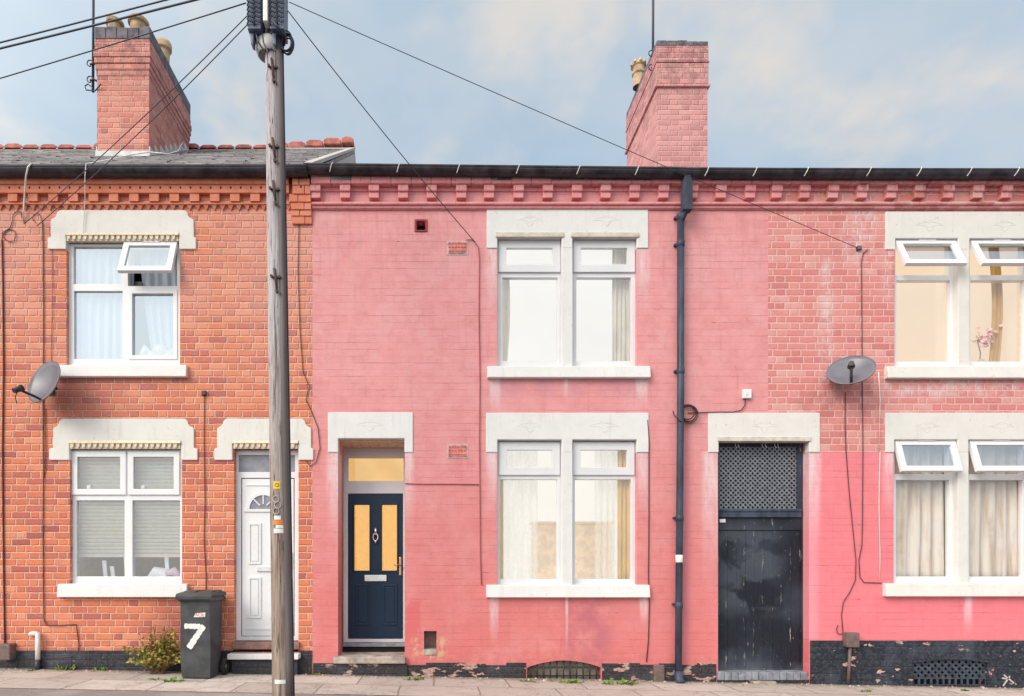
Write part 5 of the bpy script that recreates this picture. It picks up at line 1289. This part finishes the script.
weeds = [(31, -.16, .6, 'low flat pale tuft of weed in front of the white waste pipe'), (66, -.05, 1.2, 'upright tuft of weed against the plinth below the left downstairs window'), (101, -.05, .8, 'small weed against the plinth left of the shrub'),
         (155, -.62, .7, 'tiny weed on the paving in front of the shrub'), (171, -.74, 1.1, 'spreading tuft of weed on the paving left of the bin'), (312, -.05, .7, 'small weed at the foot of the joint between left and middle houses'),
         (414, -.28, 1.0, 'pale green weed at the right end of the middle doorstep'), (527, -.25, .8, 'small weed at the left corner of the cellar grille'), (569, -.28, 1.2, 'bright green tuft of weed in front of the cellar grille'),
         (606, -.30, .8, 'low weed on the paving just right of the cellar grille'), (625, -.30, 1.3, 'broad bright weed on the paving left of the stone block'), (866, -.5, .7, 'tiny weed on the paving below the right meter box'), (966, -.30, .7, 'tiny weed on the paving below the lattice grille')]
for i, (px, y, s, lab) in enumerate(weeds):
    rn = random.Random(100+i); x = W(px, y); g = ground(x); b = MB(); up = 1.6 if px in (66, 101) else .55
    for k in range(int(34*s)):
        a = rn.uniform(0, 6.28); L = rn.uniform(.03, .085)*s; c = Vector((x + rn.gauss(0, .05*s), y + rn.gauss(0, .03*s), g - .002)); d = Vector((math.cos(a), math.sin(a)*.7, up*rn.uniform(.3, 1.3))).normalized()
        sd = Vector((-math.sin(a), math.cos(a), 0))*L*.22
        b.quad([c, c + d*L*.55 + sd, c + d*L, c + d*L*.55 - sd])
    b.build('weed', M['weed'], recalc=False, label=lab, cat='weed', group='weeds at the foot of the houses')

# ================================================================== LIGHT, SKY, CAMERA
SUNV = Vector((1.05, 1.0, -.95)).normalized()
el = math.asin(-SUNV.z); rot = math.atan2(-SUNV.x, -SUNV.y)
sun = bpy.data.lights.new('sun', 'SUN'); sun.energy = 1.1; sun.angle = R(28.0); sun.color = (1.0, .90, .77)
so = link(bpy.data.objects.new('sun', sun)); so.rotation_euler = SUNV.to_track_quat('-Z', 'Y').to_euler(); so.location = (-10, -6, 12)
wd = bpy.data.worlds.new('World'); S.world = wd; wd.use_nodes = True; t = wd.node_tree; t.nodes.clear()
N = lambda ty, **k: [setattr(o, a, v) for o in [t.nodes.new(ty)] for a, v in k.items()] and o if False else t.nodes.new(ty)
out = N('ShaderNodeOutputWorld'); bg = N('ShaderNodeBackground'); t.links.new(bg.outputs[0], out.inputs[0])
sky = N('ShaderNodeTexSky'); sky.sky_type = 'NISHITA'; sky.sun_disc = False; sky.sun_elevation = el; sky.sun_rotation = rot; sky.air_density = 1.0; sky.dust_density = 2.5; sky.ozone_density = 1.2
tc = N('ShaderNodeTexCoord'); sep = N('ShaderNodeSeparateXYZ'); t.links.new(tc.outputs['Generated'], sep.inputs[0])
def wm(op, a, b_):
    o = N('ShaderNodeMath'); o.operation = op
    for i, v in enumerate((a, b_)):
        if isinstance(v, bpy.types.NodeSocket): t.links.new(v, o.inputs[i])
        else: o.inputs[i].default_value = v
    return o.outputs[0]
den = wm('ADD', wm('MAXIMUM', sep.outputs[2], 0.0), .25)
cv = N('ShaderNodeCombineXYZ'); t.links.new(wm('DIVIDE', sep.outputs[0], den), cv.inputs[0]); t.links.new(wm('DIVIDE', sep.outputs[1], den), cv.inputs[1])
def wnoise(sc, det, off):
    mp_ = N('ShaderNodeMapping'); mp_.inputs['Location'].default_value = (off, off*.7, off*.3); t.links.new(cv.outputs[0], mp_.inputs[0])
    o = N('ShaderNodeTexNoise'); o.inputs['Scale'].default_value = sc; o.inputs['Detail'].default_value = det; o.inputs['Roughness'].default_value = .55; t.links.new(mp_.outputs[0], o.inputs['Vector']); return o.outputs['Fac']
def wramp(f, a, b_, lo, hi):
    o = N('ShaderNodeMapRange'); o.interpolation_type = 'SMOOTHSTEP'; t.links.new(f, o.inputs[0])
    for i, q in enumerate((a, b_, lo, hi)): o.inputs[i+1].default_value = q
    return o.outputs[0]
def wmix(f, a, b_):
    o = N('ShaderNodeMix'); o.data_type = 'RGBA'
    for s_, v in ((o.inputs[0], f), (o.inputs[6], a), (o.inputs[7], b_)):
        if isinstance(v, bpy.types.NodeSocket): t.links.new(v, s_)
        else: s_.default_value = v if isinstance(v, float) else (*v, 1)
    return o.outputs[2]
c = wmix(.88, sky.outputs[0], (2.85, 3.75, 4.6))                               # thin high overcast veils the clear sky
c = wmix(wramp(wnoise(2.2, 5, 3.1), .36, .70, 0, .75), c, (3.8, 4.1, 4.4))     # grey white cloud
c = wmix(wramp(wnoise(4.2, 4, 9.7), .49, .70, 0, .75), c, (4.9, 4.5, 4.1))     # warm cream patches
c = wmix(wramp(wnoise(2.7, 4, 21.0), .50, .72, 0, .4), c, (2.3, 3.1, 4.0))
dp0 = N('ShaderNodeVectorMath'); dp0.operation = 'DOT_PRODUCT'; t.links.new(tc.outputs['Generated'], dp0.inputs[0]); dp0.inputs[1].default_value = tuple(-SUNV)
glow = wm('ADD', wm('MULTIPLY', wm('POWER', wm('MAXIMUM', dp0.outputs['Value'], 0.0), 1.6), 2.3), 1.0)       # veiled sky is brighter round the sun
gm = N('ShaderNodeVectorMath'); gm.operation = 'SCALE'; t.links.new(c, gm.inputs[0]); t.links.new(glow, gm.inputs['Scale'])
warm = wmix(wramp(dp0.outputs['Value'], -.1, .9, 0, .55), gm.outputs[0], (11.5, 10.2, 8.4))
t.links.new(warm, bg.inputs[0]); bg.inputs[1].default_value = .083

cam = bpy.data.cameras.new('camera'); cam.sensor_width = 36; cam.lens = 640/1024*36; cam.shift_x = (512 - CX)/1024; cam.shift_y = (575 - 348)/1024
cam.clip_start = .05; cam.clip_end = 1000
co = link(bpy.data.objects.new('camera', cam)); co.location = (0, -CD, CH); co.rotation_euler = (math.pi/2, 0, 0); S.camera = co
S.view_settings.view_transform = 'Standard'; S.view_settings.look = 'None'; S.view_settings.exposure = EXPO; S.view_settings.gamma = 1; S.view_settings.use_curve_mapping = False
S.render.engine = 'CYCLES'; S.cycles.max_bounces = 6; S.cycles.transparent_max_bounces = 16; S.cycles.use_denoising = True; S.cycles.sample_clamp_indirect = 4
S.render.resolution_x, S.render.resolution_y = 1024, 696
